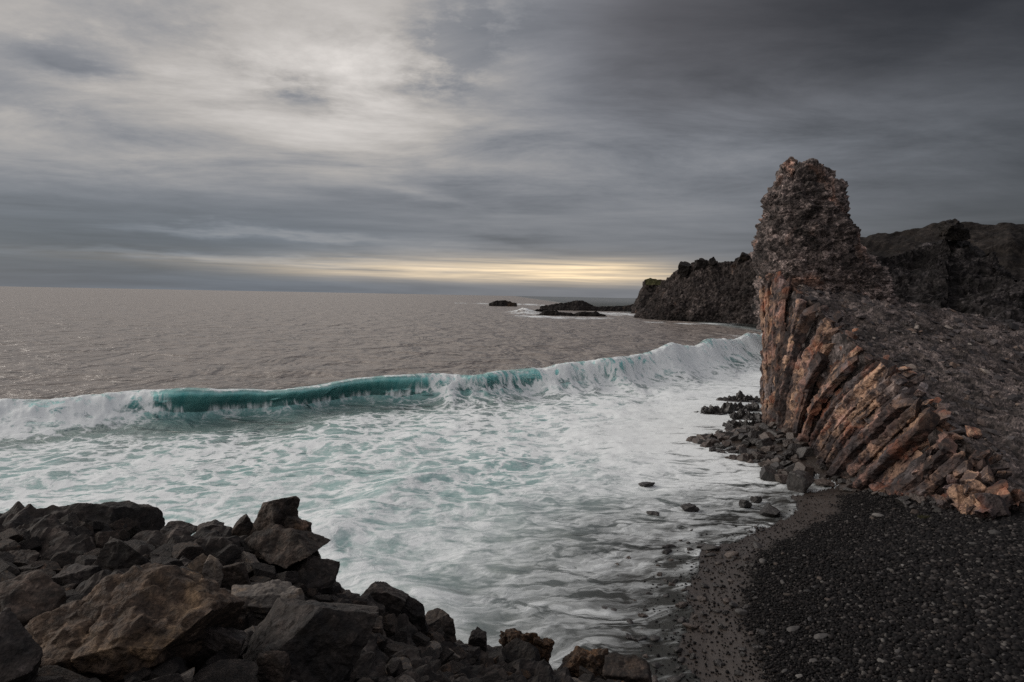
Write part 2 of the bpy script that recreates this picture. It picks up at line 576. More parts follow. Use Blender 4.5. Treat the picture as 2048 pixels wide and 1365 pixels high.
def rubble_material():
    m, nt, out = new_mat('rubble_plate')
    geo = nt.new('ShaderNodeNewGeometry')
    rnd = geo.outputs['Random Per Island']
    n = nt.noise(geo.outputs['Position'], 14, 4, 0.6)
    ramp = nt.new('ShaderNodeValToRGB')
    e = ramp.color_ramp.elements
    e[0].position, e[0].color = 0.0, (0.022, 0.020, 0.022, 1)
    e[1].position, e[1].color = 1.0, (0.34, 0.30, 0.27, 1)
    for p_, c_ in ((0.5, (0.060, 0.052, 0.052, 1)), (0.86, (0.12, 0.105, 0.105, 1)), (0.95, (0.16, 0.11, 0.085, 1))):
        el = e.new(p_)
        el.color = c_
    nt.put(ramp.inputs[0], rnd)
    col = nt.vm('SCALE', ramp.outputs[0], s=nt.lin(0.25, 0.75, 0.7, 1.3, n))
    nt.L.new(nt.bsdf(col, 0.75, nt.bump(n, 0.4, 0.02), 0.3), out.inputs[0])
    return m


M['rubble'] = rubble_material()
M['moss'] = rock_material('moss', (0.03, 0.03, 0.012), (0.09, 0.085, 0.03), None, bscale=3.0)


def column_material():
    m, nt, out = new_mat('basalt_column')
    pos = nt.new('ShaderNodeNewGeometry').outputs['Position']
    along = nt.attr('along')
    inf = nt.new('ShaderNodeObjectInfo').outputs['Random']
    v = nt.vm('ADD', pos, nt.vm('SCALE', nt.xyz(inf, nt.mul(inf, 3.0), 0.0), s=9.0))
    n0 = nt.noise(pos, 0.42, 4, 0.55, dist=0.5)
    n1 = nt.noise(v, 1.4, 6, 0.62)
    n2 = nt.noise(v, 8.0, 5, 0.62)
    n3 = nt.noise(v, 40.0, 3, 0.6)
    dark, brown, tan, rust, pink, grey = (0.036, 0.027, 0.028), (0.155, 0.094, 0.075), (0.42, 0.262, 0.175), (0.32, 0.115, 0.066), (0.46, 0.265, 0.215), (0.18, 0.162, 0.17)
    nd = nt.noise(nt.vm('ADD', pos, (77.0, 3.0, 1.0)), 0.9, 6, 0.66, dist=0.8)
    col = nt.mix(nt.ss(0.35, 0.60, n1), dark, brown)
    zone = nt.ss(0.36, 0.60, nt.add(nt.mul(n0, 0.7), nt.mul(inf, 0.3)))
    col = nt.mix(nt.mul(zone, nt.ss(0.40, 0.58, nt.add(nt.mul(n1, 0.6), nt.mul(n2, 0.4)))), col, tan)
    r0 = nt.noise(nt.vm('ADD', pos, (31.0, 2.0, 7.0)), 0.6, 5, 0.6, dist=0.7)
    col = nt.mix(nt.mul(nt.ss(0.53, 0.66, r0), 0.8), col, rust)
    p0 = nt.noise(nt.vm('ADD', pos, (3.0, 52.0, 7.0)), 0.75, 5, 0.6)
    col = nt.mix(nt.mul(nt.ss(0.54, 0.66, p0), 0.75), col, pink)
    g0 = nt.noise(nt.vm('ADD', pos, (3.0, 5.0, 77.0)), 0.7, 5, 0.6)
    col = nt.mix(nt.mul(nt.ss(0.53, 0.64, g0), 0.7), col, grey)
    # hairline shrinkage cracks
    cr = nt.vor(nt.vm('ADD', v, nt.vm('SCALE', nt.noise(v, 3.0, 3, 0.5, color=True), s=0.25)), 5.0, 'DISTANCE_TO_EDGE')
    crk = nt.ss(0.0, 0.035, cr)
    col = nt.mix(nt.mul(nt.sub(1.0, crk), 0.55), col, (0.018, 0.013, 0.012))
    col = nt.mix(nt.mul(nt.ss(0.47, 0.57, nd), 0.85), col, dark)
    col = nt.mix(nt.mul(nt.ss(0.56, 0.66, nt.noise(nt.vm('ADD', pos, (7.0, 33.0, 1.0)), 3.2, 6, 0.7)), 0.8), col, dark)
    # dark weed and damp on the foot of the seaward columns
    zz = nt.sep(pos)
    foot = nt.mul(nt.ss(1.7, 0.5, nt.add(zz[2], nt.mul(nt.sub(n1, 0.5), 2.0))), nt.ss(21.5, 26.0, zz[1]))
    col = nt.mix(nt.mul(foot, 0.85), col, (0.030, 0.024, 0.026))
    hsv = nt.new('ShaderNodeHueSaturation')
    nt.put(hsv.inputs['Value'], nt.mul(nt.lin(0, 1, 0.5, 1.25, inf), nt.lin(0.25, 0.75, 0.70, 1.30, n3)))
    nt.put(hsv.inputs['Color'], col)
    h = nt.add(nt.mul(n2, 0.6), nt.mul(n3, 0.3), nt.mul(crk, 0.25))
    nt.L.new(nt.bsdf(hsv.outputs[0], 0.78, nt.bump(h, 0.6, 0.05), 0.35), out.inputs[0])
    return m


M['column'] = column_material()


# ------------------------------------------------------------------ shore shape
SHORE = np.array([(4.5, -14), (2.9, 4), (2.5, 9), (2.75, 12), (3.1, 13.6), (3.85, 15.7), (4.65, 17.3), (6.7, 19.3), (8.4, 20.8), (9.0, 22.6), (10.6, 23.4), (11.3, 24.4),
                  (10.4, 26.0), (9.7, 28.3), (8.8, 30.6), (10.6, 32.6), (13.0, 35.0), (14.6, 40), (18, 46), (30, 60), (60, 110)], float)


def shore_dist(x, y):
    """signed distance to the waterline, land positive"""
    best = np.full(x.shape, 1e9)
    sign = np.ones(x.shape)
    for (ax, ay), (bx, by) in zip(SHORE[:-1], SHORE[1:]):
        ex, ey = bx - ax, by - ay
        t = np.clip(((x - ax) * ex + (y - ay) * ey) / (ex * ex + ey * ey), 0, 1)
        dx, dy = x - ax - t * ex, y - ay - t * ey
        d2 = dx * dx + dy * dy
        s = np.where(ex * (y - ay) - ey * (x - ax) < 0, 1.0, -1.0)
        upd = d2 < best
        best = np.where(upd, d2, best)
        sign = np.where(upd, s, sign)
    return np.sqrt(best) * sign


def beach_z(x, y, noise=True):
    d = shore_dist(x, y)
    z = np.where(d > 0, 0.11 * np.minimum(d, 0.9) + 0.25 * np.maximum(d - 0.9, 0) - 0.012 * np.maximum(d - 2, 0) ** 1.3, 0.075 * d)
    z = np.clip(z, -1.6, 1.9)
    apr = np.exp(-(((x - 11.6) / 2.2) ** 2 + ((y - 29.6) / 3.4) ** 2))
    z = z + 0.35 * apr * (d > 0) * np.minimum(d / 1.0, 1)
    z = z - 1.6 * sstep(12.9, 14.5, x) * sstep(14.0, 18.0, y)
    if noise:
        p = np.stack([x, y, x * 0], -1).reshape(-1, 3)
        z = z + (0.06 * fbm(p, 2.2, 4, 5) + 0.02 * fbm(p, 0.35, 3, 9)).reshape(x.shape) * np.clip(0.5 + d * 0.6, 0.35, 1)
    return z


def build_beach():
    xs = np.concatenate([np.linspace(-6, 1, 60)[:-1], np.arange(1, 14, 0.045), np.linspace(14, 45, 60)])
    ys = np.concatenate([np.linspace(-14, 7, 50)[:-1], np.arange(7, 27, 0.045), np.linspace(27, 60, 120)])
    X, Y = np.meshgrid(xs, ys, indexing='ij')
    Z = beach_z(X, Y)
    d = shore_dist(X, Y)
    me = mesh_np('beach', np.stack([X, Y, Z], -1).reshape(-1, 3), grid_faces(len(xs), len(ys)), True, {'inland': d.ravel()})
    m, nt, out = new_mat('black_shingle')
    pos = nt.new('ShaderNodeNewGeometry').outputs['Position']
    dd = nt.attr('inland')
    n1 = nt.noise(pos, 0.8, 5, 0.6)
    n2 = nt.noise(pos, 9, 5, 0.65)
    cell = nt.vor(pos, 26.0, 'F1', out='Color')
    cd = nt.vor(pos, 26.0, 'F1')
    cv = nt.sep(cell)[0]
    wet = nt.sub(1.0, nt.ss(1.45, 1.9, nt.add(dd, nt.mul(nt.sub(n1, 0.5), 0.9))))
    stone = nt.mix(nt.lin(0, 1, 0, 1, cv), (0.004, 0.004, 0.0042), (0.016, 0.0145, 0.0145))
    stone = nt.mix(nt.ss(0.90, 0.97, cv), stone, (0.075, 0.066, 0.06))
    stone = nt.vm('SCALE', stone, s=nt.lin(0.3, 0.7, 0.75, 1.2, n1))
    sand = nt.mix(n2, (0.014, 0.011, 0.010), (0.058, 0.044, 0.036))
    col = nt.mix(wet, stone, sand)
    h1 = nt.sub(1.0, nt.mul(cd, 1.2))
    h = nt.mixf(wet, nt.add(h1, nt.mul(n2, 0.3)), nt.add(nt.mul(n2, 0.7), nt.mul(nt.noise(pos, 60, 2, 0.5), 0.4)))
    nrm = nt.bump(h, 0.8, 0.025)
    nt.L.new(nt.bsdf(col, nt.mixf(wet, 0.8, 0.42), nrm, nt.mixf(wet, 0.1, 0.4)), out.inputs[0])
    o = link('beach', me, m)
    tag(o, kind='structure')
    return o


build_beach()

# ------------------------------------------------------------------ sea
WX = np.array([-140, -60, -36, -22.8, -17, -11.4, -6.9, -1.0, 6.3, 14, 26, 50, 110])
WY = np.array([0, 12, 24, 30.6, 33.8, 37.2, 40.6, 44.2, 49.5, 57.5, 76, 118, 220])
WA = np.array([0.9, 1.0, 1.05, 1.10, 1.25, 1.35, 1.40, 1.55, 1.85, 2.1, 2.3, 2.2, 2.0])


def wave_y(x):
    return np.interp(x, WX, WY)


_wx = np.linspace(-140, 110, 2501)
_wy = np.interp(_wx, WX, WY)
_k = np.ones(41) / 41
_wy = np.convolve(np.pad(_wy, 20, mode='edge'), _k, 'valid')
_wy[:25] = np.interp(_wx[:25], WX, WY)
_wy[-25:] = np.interp(_wx[-25:], WX, WY)
_wy = _wy + 0.5 * np.sin(_wx * 0.55) * np.exp(-(_wx / 60) ** 2) + 0.3 * np.sin(_wx * 1.3 + 1)
REEF_FOAM = []   # filled below: (x, y, radius x, radius y, strength)


def sea_reef_points():
    for px, py, rx, ry, s in ((925, 606, 9, 6, 0.9), (965, 608, 12, 5, 0.9), (1050, 609, 16, 7, 0.9), (1110, 613, 16, 6, 0.9), (1050, 626, 7, 4, 1.25), (1085, 634, 9, 2.5, 1.1), (1130, 636, 10, 2.0, 1.0), (1160, 619, 14, 5, 0.9),
                              (1225, 618, 10, 6, 1.0), (1235, 628, 9, 5, 1.0), (1190, 636, 7, 2.5, 0.6), (1490, 648, 6, 1.6, 1.0), (1440, 649, 7, 1.2, 0.8), (1370, 648, 8, 1.0, 0.6), (1320, 645, 6, 1.0, 0.5), (1460, 672, 5, 1.5, 0.5)):
        g = G(px, py, 0)
        REEF_FOAM.append((g[0], g[1], rx, ry, s))


sea_reef_points()


def build_sea():
    tans = np.concatenate([np.linspace(-3.2, -0.9, 24)[:-1], np.linspace(-0.9, 0.9, 1100), np.linspace(0.9, 3.2, 24)[1:]])
    # distance of the wave line along every column
    Dw = np.full(len(tans), 45.0)
    for _ in range(80):
        Dw = 0.6 * Dw + 0.4 * np.interp(np.clip(Dw * tans, -139, 109), _wx, _wy)
    Dw = np.clip(Dw, 12, 200)
    M1, M2, M3, M4 = 250, 150, 230, 40
    rows = []
    tnear = np.linspace(0, 1, M1, endpoint=False)
    cosphi = 1.0 / np.sqrt(1 + np.interp(Dw * tans, _wx, np.gradient(_wy, _wx)) ** 2)
    mz = np.linspace(4.0, -5.0, M2, endpoint=False)         # wave parameter, shoreward positive
    far = np.geomspace(1, 1, 1)
    nA = len(tans)
    Y = np.zeros((nA, M1 + M2 + M3 + M4))
    m = np.zeros_like(Y)
    d0 = Dw - 4.0 / cosphi
    d1 = Dw + 5.0 / cosphi
    Y[:, :M1] = 7.0 * (d0 / 7.0)[:, None] ** tnear[None] if False else 7.0 + (d0 - 7.0)[:, None] * (0.35 * tnear + 0.65 * tnear ** 1.8)[None]
    Y[:, M1:M1 + M2] = Dw[:, None] - mz[None] / cosphi[:, None]
    lf = np.linspace(0, 1, M3, endpoint=False)
    Y[:, M1 + M2:M1 + M2 + M3] = d1[:, None] * (420.0 / d1)[:, None] ** lf[None]
    Y[:, M1 + M2 + M3:] = 420.0 * (60000 / 420.0) ** np.linspace(0, 1, M4)[None]
    X = Y * tans[:, None]
    sw = np.cumsum(np.concatenate([[0], np.hypot(np.diff(_wx), np.diff(_wy))]))
    Xc = np.clip(X, -139, 109)
    ywX = np.interp(Xc, _wx, _wy)
    sl = np.interp(Xc, _wx, np.gradient(_wy, _wx))
    cph = 1 / np.sqrt(1 + sl ** 2)
    n = (ywX - Y) * cph                        # metres shoreward of the wave line
    # use the nearest wave station for amplitude
    xs = Xc - n * sl * cph * 0.5
    A = np.interp(xs, WX, WA)
    s_along = np.interp(xs, _wx, sw)
    p2 = np.stack([X, Y, 0 * X], -1).reshape(-1, 3)
    jit = fbm(np.stack([s_along.ravel(), 0 * X.ravel(), 0 * X.ravel()], -1), 3.0, 4, 3).reshape(X.shape)
    jit2 = fbm(np.stack([s_along.ravel(), 0 * X.ravel(), 0 * X.ravel() + 5], -1), 8.0, 2, 13).reshape(X.shape)
    A = A * (1.12 + 0.10 * jit + 0.50 * jit2)
    # glassy, curling length of the crest; elsewhere it has already broken
    glass = sstep(-19.5, -15.5, xs) * (1 - sstep(-6.5, -3.5, xs)) + 0.8 * sstep(-4.5, -2.5, xs) * (1 - sstep(8, 13, xs)) * (0.5 + 1.5 * jit)
    glass = np.clip(glass, 0, 1)
    # profile: parameter -> forward shift and height (fractions of A)
    pm = np.array([-9.0, -6.0, -3.6, -2.0, -1.1, -0.45, 0.0, 0.28, 0.5, 0.72, 0.95, 1.2, 1.6, 2.3, 3.4, 4.2])
    ph_c = np.array([0.0, 0.05, 0.22, 0.50, 0.76, 0.95, 1.0, 0.965, 0.86, 0.70, 0.50, 0.30, 0.10, -0.06, -0.05, 0.0])
    pn_c = np.array([-9.0, -6.0, -3.7, -2.2, -1.35, -0.7, -0.2, 0.10, 0.22, 0.08, -0.05, 0.0, 0.35, 1.7, 3.2, 4.2])
    ph_b = np.array([0.0, 0.05, 0.22, 0.50, 0.76, 0.93, 1.0, 0.96, 0.86, 0.73, 0.58, 0.44, 0.28, 0.12, 0.03, 0.0])
    pn_b = np.array([-9.0, -6.0, -3.7, -2.2, -1.35, -0.7, -0.25, 0.08, 0.38, 0.70, 1.02, 1.38, 1.95, 2.8, 3.6, 4.2])
    hh = glass * np.interp(n, pm, ph_c) + (1 - glass) * np.interp(n, pm, ph_b)
    nn = glass * np.interp(n, pm, pn_c) + (1 - glass) * np.interp(n, pm, pn_b)
    inw = (n > -9) & (n < 4.2)
    dn = np.where(inw, nn - n, 0.0)
    Z = np.where(inw, hh * A, 0.0)
    # shoreward direction: (sl,-1)*cph
    X2 = X + dn * sl * cph
    Y2 = Y - dn * cph
    d = shore_dist(np.clip(X2, -60, 60), np.clip(Y2, -14, 109))
    bz = beach_z(np.clip(X2, -60, 60), np.clip(Y2, -14, 109), False)
    surf = sstep(-0.4, 0.6, n)                 # 1 inside the surf zone
    # swell, chop
    dist = np.hypot(X2, Y2)
    swell = (0.30 * fbm(p2 * [0.4, 1, 1], 6.0, 3, 11) + 0.14 * fbm(p2 * [0.4, 1, 1], 1.5, 3, 12)).reshape(X.shape)
    swell *= np.clip(1 - dist / 400, 0.0, 1) * (1 - 0.55 * surf)
    inner = (0.24 * fbm(p2, 3.4, 4, 21) + 0.05 * fbm(p2, 0.8, 3, 22)).reshape(X.shape) * surf
    depthk = np.clip((-d) / 6.0, 0.06, 1.0)
    # second, low bore rolling in and a third near the rocks
    def bore(pts, amp, w):
        pts = np.array(pts)
        best = np.full(X.shape, 1e9)
        for (ax, ay), (bx, by) in zip(pts[:-1], pts[1:]):
            ex, ey = bx - ax, by - ay
            t = np.clip(((X2 - ax) * ex + (Y2 - ay) * ey) / (ex * ex + ey * ey), 0, 1)
            q = np.hypot(X2 - ax - t * ex, Y2 - ay - t * ey)
            best = np.minimum(best, q)
        return amp * np.exp(-(best / w) ** 2)
    g = lambda a, b: tuple(G(a, b, 0)[:2])
    b1 = bore([g(640, 1080), g(740, 1015), g(800, 975), g(880, 945), g(1010, 930)], 0.24, 0.9)
    b2 = bore([g(660, 1130), g(790, 1180), g(900, 1235), g(960, 1290)], 0.18, 0.7)
    Z = Z + swell + (inner * 1.0 + b1 + b2) * depthk
    foamy = np.exp(-((n - 0.5) / 1.1) ** 2) * (1 - 0.85 * glass)
    rough = (0.17 * fbm(p2, 0.7, 4, 31) + 0.2 * fbm(p2, 2.0, 2, 33)).reshape(X.shape) * foamy
    Z = Z + rough
    Y2 = Y2 - 0.6 * rough
    bzn = beach_z(np.clip(X2, -6, 45), np.clip(Y2, -14, 59), True)
    reach = 0.55 + 0.75 * fbm(p2, 1.6, 4, 55).reshape(X.shape)
    okr = (X2 > 0) & (X2 < 13.5) & (Y2 > 8) & (Y2 < 36)
    Z = np.where(okr & (d > -1.3), np.where(d < reach, np.maximum(np.minimum(Z, 0.06), bzn + 0.010), np.minimum(Z, bzn - 0.03)), Z)
    # coverage of foam
    cov = np.where(n > 0, 0.36 + 0.12 * sstep(3, 9, n) + 0.24 * sstep(-8, 8, X2) * sstep(22, 32, Y2), 0.0)
    cov = cov * surf
    cov -= 0.22 * np.exp(-((n - 2.4) / 1.6) ** 2) * (1 - sstep(-9, 2, X2))
    crest = np.exp(-((n - 0.9) / 1.45) ** 2) * (1 - glass) * 0.85
    lip = np.exp(-((n - 0.02) / 0.22) ** 2) * glass * 0.30 + np.exp(-((n - 1.15) / 0.22) ** 2) * glass * 0.10 * (0.5 + 1.5 * np.clip(jit + 0.2, 0, 1))
    cov = cov * (1 - 0.8 * np.exp(-((n - 0.7) / 0.6) ** 2) * glass)
    cov = np.maximum(cov, crest) + lip + 0.3 * (b1 + b2)
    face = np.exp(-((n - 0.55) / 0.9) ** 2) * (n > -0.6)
    torn = 0.35 + 1.3 * np.clip(fbm(p2 * [1, 0.35, 1], 4.0, 4, 91).reshape(X.shape) + 0.35, 0, 1)
    for rx_, ry_, ax, ay, s in REEF_FOAM:
        q = np.exp(-(((X2 - rx_) / ax) ** 2 + ((Y2 - ry_) / (ay * 6.0)) ** 2))
        cov = np.maximum(cov, 0.60 * s * q * torn)
        if s > 1.1:
            Z = Z + 1.5 * q ** 2 * (0.55 + 1.2 * np.clip(fbm(p2, 3.0, 4, 77).reshape(X.shape) + 0.3, 0, 1))
    thin = sstep(-4.2, -0.5, d)
    lowy = 1 - sstep(21, 27, Y2)
    cov = cov * (1 - 0.30 * lowy * sstep(-6.0, -2.5, d)) * (1 - 0.48 * sstep(-2.0, 0.9, d))
    cov = cov + 0.08 * np.exp(-((d - reach + 0.12) / 0.14) ** 2) * okr * (reach > 0.3)
    # behind the outcrop the water is deep: no thinning there
    turb = surf * (0.55 + 0.45 * sstep(2, 10, n))
    # flow coordinates (along shore, across shore)
    fl = np.stack([s_along, n, 0 * X], -1)
    kk = sstep(-9, -2.5, d)
    fl2 = np.stack([X2 * 0.63 + Y2 * 0.77, d * 1.0, 0 * X], -1)
    pos = np.stack([X2, Y2, Z], -1)
    me = mesh_np('sea', pos.reshape(-1, 3), grid_faces(pos.shape[0], pos.shape[1])[:, ::-1], True,
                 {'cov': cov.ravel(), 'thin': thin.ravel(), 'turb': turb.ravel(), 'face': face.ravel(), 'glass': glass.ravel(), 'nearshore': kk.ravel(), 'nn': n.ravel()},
                 {'flow': fl.reshape(-1, 3), 'swash': fl2.reshape(-1, 3)})
    m, nt, out = new_mat('sea_water')
    pos = nt.new('ShaderNodeNewGeometry').outputs['Position']
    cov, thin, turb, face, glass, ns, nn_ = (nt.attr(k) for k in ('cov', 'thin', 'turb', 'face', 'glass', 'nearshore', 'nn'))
    flow = nt.attr('flow', 'Vector')
    swash = nt.attr('swash', 'Vector')
    rot = nt.new('ShaderNodeVectorRotate', rotation_type='Z_AXIS')
    nt.put(rot.inputs['Vector'], nt.vm('MULTIPLY', pos, (1, 1, 0)))
    rot.inputs['Angle'].default_value = math.radians(-22)
    flow = rot.outputs[0]
    # foam lace in the open surf
    wv = nt.vm('SCALE', nt.vm('SUBTRACT', nt.noise(flow, 0.30, 4, 0.6, color=True), (0.5, 0.5, 0.5)), s=4.6)
    wv2 = nt.vm('SCALE', nt.vm('SUBTRACT', nt.noise(flow, 1.3, 4, 0.6, color=True), (0.5, 0.5, 0.5)), s=0.9)
    fw = nt.vm('ADD', nt.vm('ADD', flow, wv), wv2)
    lace_v = nt.vm('MULTIPLY', fw, (0.55, 0.75, 1))
    e1 = nt.vor(lace_v, 1.05, 'DISTANCE_TO_EDGE')
    e2 = nt.vor(nt.vm('ADD', lace_v, (5, 7, 3)), 2.7, 'DISTANCE_TO_EDGE')
    lace = nt.add(nt.mul(nt.sub(1.0, nt.ss(0.0, 0.26, e1)), 0.75), nt.mul(nt.sub(1.0, nt.ss(0.0, 0.22, e2)), 0.30))
    silk_v = nt.vm('MULTIPLY', nt.vm('ADD', flow, nt.vm('SCALE', wv, s=0.6)), (0.55, 1.3, 1))
    silk = nt.noise(silk_v, 0.8, 7, 0.62, dist=1.2)
    # combed streaks near the beach
    sw = nt.vm('ADD', swash, nt.vm('SCALE', nt.vm('SUBTRACT', nt.noise(swash, 0.5, 3, 0.5, color=True), (0.5, 0.5, 0.5)), s=2.2))
    comb = nt.noise(nt.vm('MULTIPLY', nt.vm('ADD', pos, nt.vm('SCALE', nt.vm('SUBTRACT', nt.noise(pos, 0.6, 3, 0.5, color=True), (0.5, 0.5, 0.5)), s=1.6)), (0.55, 1.7, 1)), 1.0, 6, 0.6, dist=0.9)
    rid = nt.sub(1.0, nt.m('ABSOLUTE', nt.mul(nt.sub(comb, 0.5), 5.0)))
    big = nt.noise(nt.vm('MULTIPLY', flow, (0.6, 1, 1)), 0.16, 4, 0.55)
    fil = nt.noise(nt.vm('MULTIPLY', nt.vm('ADD', flow, nt.vm('SCALE', wv, s=0.5)), (0.4, 1.5, 1)), 2.2, 5, 0.6, dist=1.0)
    near_pat = nt.add(nt.mul(nt.sub(fil, 0.5), 0.9), nt.mul(nt.sub(silk, 0.5), 0.9), nt.mul(nt.sub(nt.m('MAXIMUM', rid, 0.0), 0.35), 0.42), nt.mul(nt.sub(comb, 0.5), 1.6), nt.mul(nt.sub(big, 0.5), 1.1))
    lz = nt.ss(20.0, 9.0, nn_)
    sea_pat = nt.add(nt.mul(nt.sub(fil, 0.5), 0.8), nt.mul(nt.sub(lace, 0.36), nt.mixf(lz, 0.55, 1.0)), nt.mul(nt.sub(silk, 0.5), nt.mixf(lz, 1.6, 0.8)), nt.mul(nt.sub(big, 0.5), 1.3))
    pat = nt.mixf(ns, sea_pat, near_pat)
    val = nt.add(nt.mul(cov, 1.5), nt.mul(pat, nt.ss(0.02, 0.25, cov)), -0.33)
    # streaks pulled down the glassy face
    fall = nt.noise(nt.vm('MULTIPLY', nt.vm('ADD', nt.attr('flow', 'Vector'), nt.vm('SCALE', wv2, s=0.8)), (2.2, 0.7, 1)), 1.0, 6, 0.62, dist=0.5)
    val = nt.add(val, nt.mul(face, nt.sub(fall, 0.5), 1.9))
    foam = nt.ss(0.03, 0.90, val)
    # whitecaps and wrinkles on the open water
    deep = (0.185, 0.150, 0.126)
    teal = nt.mix(nt.ss(0.3, 1.0, turb), (0.05, 0.21, 0.215), (0.20, 0.36, 0.355))
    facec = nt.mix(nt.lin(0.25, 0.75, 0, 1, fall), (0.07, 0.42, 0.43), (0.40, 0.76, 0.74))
    bodyc = nt.mix(turb, deep, teal)
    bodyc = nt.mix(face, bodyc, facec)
    bodyc = nt.mix(ns, bodyc, (0.17, 0.20, 0.195))
    dist = nt.vm('LENGTH', pos)
    o1 = nt.noise(nt.vm('MULTIPLY', pos, (0.45, 1.0, 1)), 0.42, 5, 0.6, dist=0.4)
    o2 = nt.noise(nt.vm('MULTIPLY', pos, (0.5, 1.0, 1)), 2.3, 4, 0.6, dist=0.3)
    o3 = nt.noise(nt.vm('MULTIPLY', pos, (0.6, 1.0, 1)), 0.07, 4, 0.55)
    dash = nt.noise(nt.vm('MULTIPLY', pos, (0.22, 1.0, 1)), 1.1, 3, 0.5)
    o4 = nt.noise(nt.vm('MULTIPLY', pos, (0.8, 0.5, 1)), 0.30, 3, 0.55, dist=0.5)
    fd1 = nt.m('MINIMUM', nt.m('DIVIDE', 120.0, dist), 1.0)
    fd2 = nt.m('MINIMUM', nt.m('DIVIDE', 45.0, dist), 1.0)
    hgt = nt.add(nt.mul(o1, 1.1, fd1), nt.mul(o2, 0.55, fd2), nt.mul(o3, 4.0), nt.mul(o4, 3.2), nt.mul(nt.ss(0.60, 0.72, dash), 1.2, fd1))
    hgt = nt.mul(hgt, nt.sub(1.0, nt.mul(nt.m('MAXIMUM', face, turb), 0.85)))
    b1n = nt.bump(hgt, 1.0, 0.8)
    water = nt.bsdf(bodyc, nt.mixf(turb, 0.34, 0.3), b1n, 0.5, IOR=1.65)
    tr = nt.new('ShaderNodeBsdfTransparent')
    tr.inputs[0].default_value = (0.62, 0.62, 0.60, 1)
    film = nt.mixs(nt.mul(thin, 0.9), water, nt.mixs(0.06, tr.outputs[0], nt.bsdf((0.1, 0.1, 0.1), 0.2, nt.bump(nt.add(nt.mul(comb, 1.0), nt.mul(silk, .5)), 0.5, 0.15), 0.5)))
    fb = nt.bump(nt.add(nt.mul(foam, 0.5), nt.mul(silk, 0.6), nt.mul(comb, 0.3)), 0.3, 0.3)
    fsh = nt.bsdf((0.80, 0.84, 0.855), 0.85, fb, 0.1)
    nt.L.new(nt.mixs(foam, film, fsh), out.inputs[0])
    o = link('sea', me, m)
    tag(o, kind='structure')
    return o


build_sea()


def build_spray():
    r = np.random.default_rng(88)
    n = 26000
    x = r.uniform(-34, 26, n * 2)
    wgt = np.where((x > -18) & (x < -5), 0.0, 1.0) * (0.35 + 0.65 * (fbm(np.stack([x, 0 * x, 0 * x], 1), 2.0, 3, 4) > -0.05))
    x = x[r.random(n * 2) < wgt][:n]
    n = len(x)
    y = np.interp(x, _wx, _wy)
    A = np.interp(x, WX, WA)
    sl = np.interp(x, _wx, np.gradient(_wy, _wx))
    cph = 1 / np.sqrt(1 + sl ** 2)
    nn = r.normal(0.25, 0.45, n)
    z = A * (0.80 + 0.14 * r.normal(size=n)) + np.abs(r.normal(0, 0.15, n)) - 0.35 * np.clip(nn, 0, 2)
    c = np.stack([x + nn * sl * cph, y - nn * cph, z], 1)
    s = np.clip(np.exp(r.normal(-4.75, 0.4, n)), 0.004, 0.022)
    o6 = np.array([(1, 0, 0), (-1, 0, 0), (0, 1, 0), (0, -1, 0), (0, 0, 1), (0, 0, -1)], float)
    f8 = np.array([(0, 2, 4), (2, 1, 4), (1, 3, 4), (3, 0, 4), (2, 0, 5), (1, 2, 5), (3, 1, 5), (0, 3, 5)])
    V = c[:, None] + o6[None] * s[:, None, None]
    F = (f8[None] + (np.arange(n) * 6)[:, None, None]).reshape(-1, 3)
    m, nt, out = new_mat('spray_droplet')
    nt.L.new(nt.bsdf((0.85, 0.88, 0.89), 0.6, None, 0.3), out.inputs[0])
    tag(link('sea_spray', mesh_np('sea_spray', V.reshape(-1, 3), F, True), m), 'fine white spray hanging along the crest of the breaking wave', 'spray', kind='stuff')


build_spray()

# ------------------------------------------------------------------ headlands and reefs
def ridge(name, tops, run, base_z, nu, nv, mat, seed, amps, parent=None, back=14.0, prof=0.7, smooth=False, zpow=1.0):
    """a cliff or hill: tops = [(px, py, D)], skirt falling to base_z over run metres towards the viewer, back side behind"""
    T = np.array([P(*t) for t in tops])
    L = np.concatenate([[0], np.cumsum(np.linalg.norm(np.diff(T[:, :2], axis=0), axis=1))])
    u = np.linspace(0, L[-1], nu)
    Tp = np.stack([np.interp(u, L, T[:, k]) for k in range(3)], 1)
    nb = max(10, nv // 5)
    v = np.linspace(0, 1, nv)
    pts = np.zeros((nu, nv + nb, 3))
    fx = Tp[:, :2] / np.linalg.norm(Tp[:, :2], axis=1, keepdims=True)
    for j, t in enumerate(v):
        hz = base_z + (Tp[:, 2] - base_z) * t ** zpow
        off = run * (1 - t) ** prof if prof >= 1 else run * (1 - t ** (1 / prof))
        k = np.clip((Tp[:, 2] - base_z) / 8.0, 0.25, 1.0)
        pts[:, j, :2] = Tp[:, :2] - fx * (off * k)[:, None]
        pts[:, j, 2] = hz
    for j in range(nb):
        t = (j + 1) / nb
        pts[:, nv + j, :2] = Tp[:, :2] + fx * (back * t)
        pts[:, nv + j, 2] = Tp[:, 2] + (base_z - 2 - Tp[:, 2]) * t ** 1.8
    n = grid_normals(pts)
    flat = pts.reshape(-1, 3)
    disp = np.zeros(len(flat), np.float32)
    for kind, sc, a in amps:
        if kind == 'f':
            disp += a * fbm(flat, sc, 4, seed)
        elif kind == 'r':
            disp -= a * np.abs(fbm(flat, sc, 3, seed + 9)) * 2
        else:
            disp += a * (blocks(flat, sc, seed) - 0.35)
    flat = flat + n.reshape(-1, 3) * disp[:, None]
    me = mesh_np(name, flat, grid_faces(nu, nv + nb), smooth)
    return link(name, me, mat, parent)


def empty(name, loc):
    o = bpy.data.objects.new(name, None)
    o.empty_display_size = 0.5
    COL.objects.link(o)
    o.location = loc
    return o


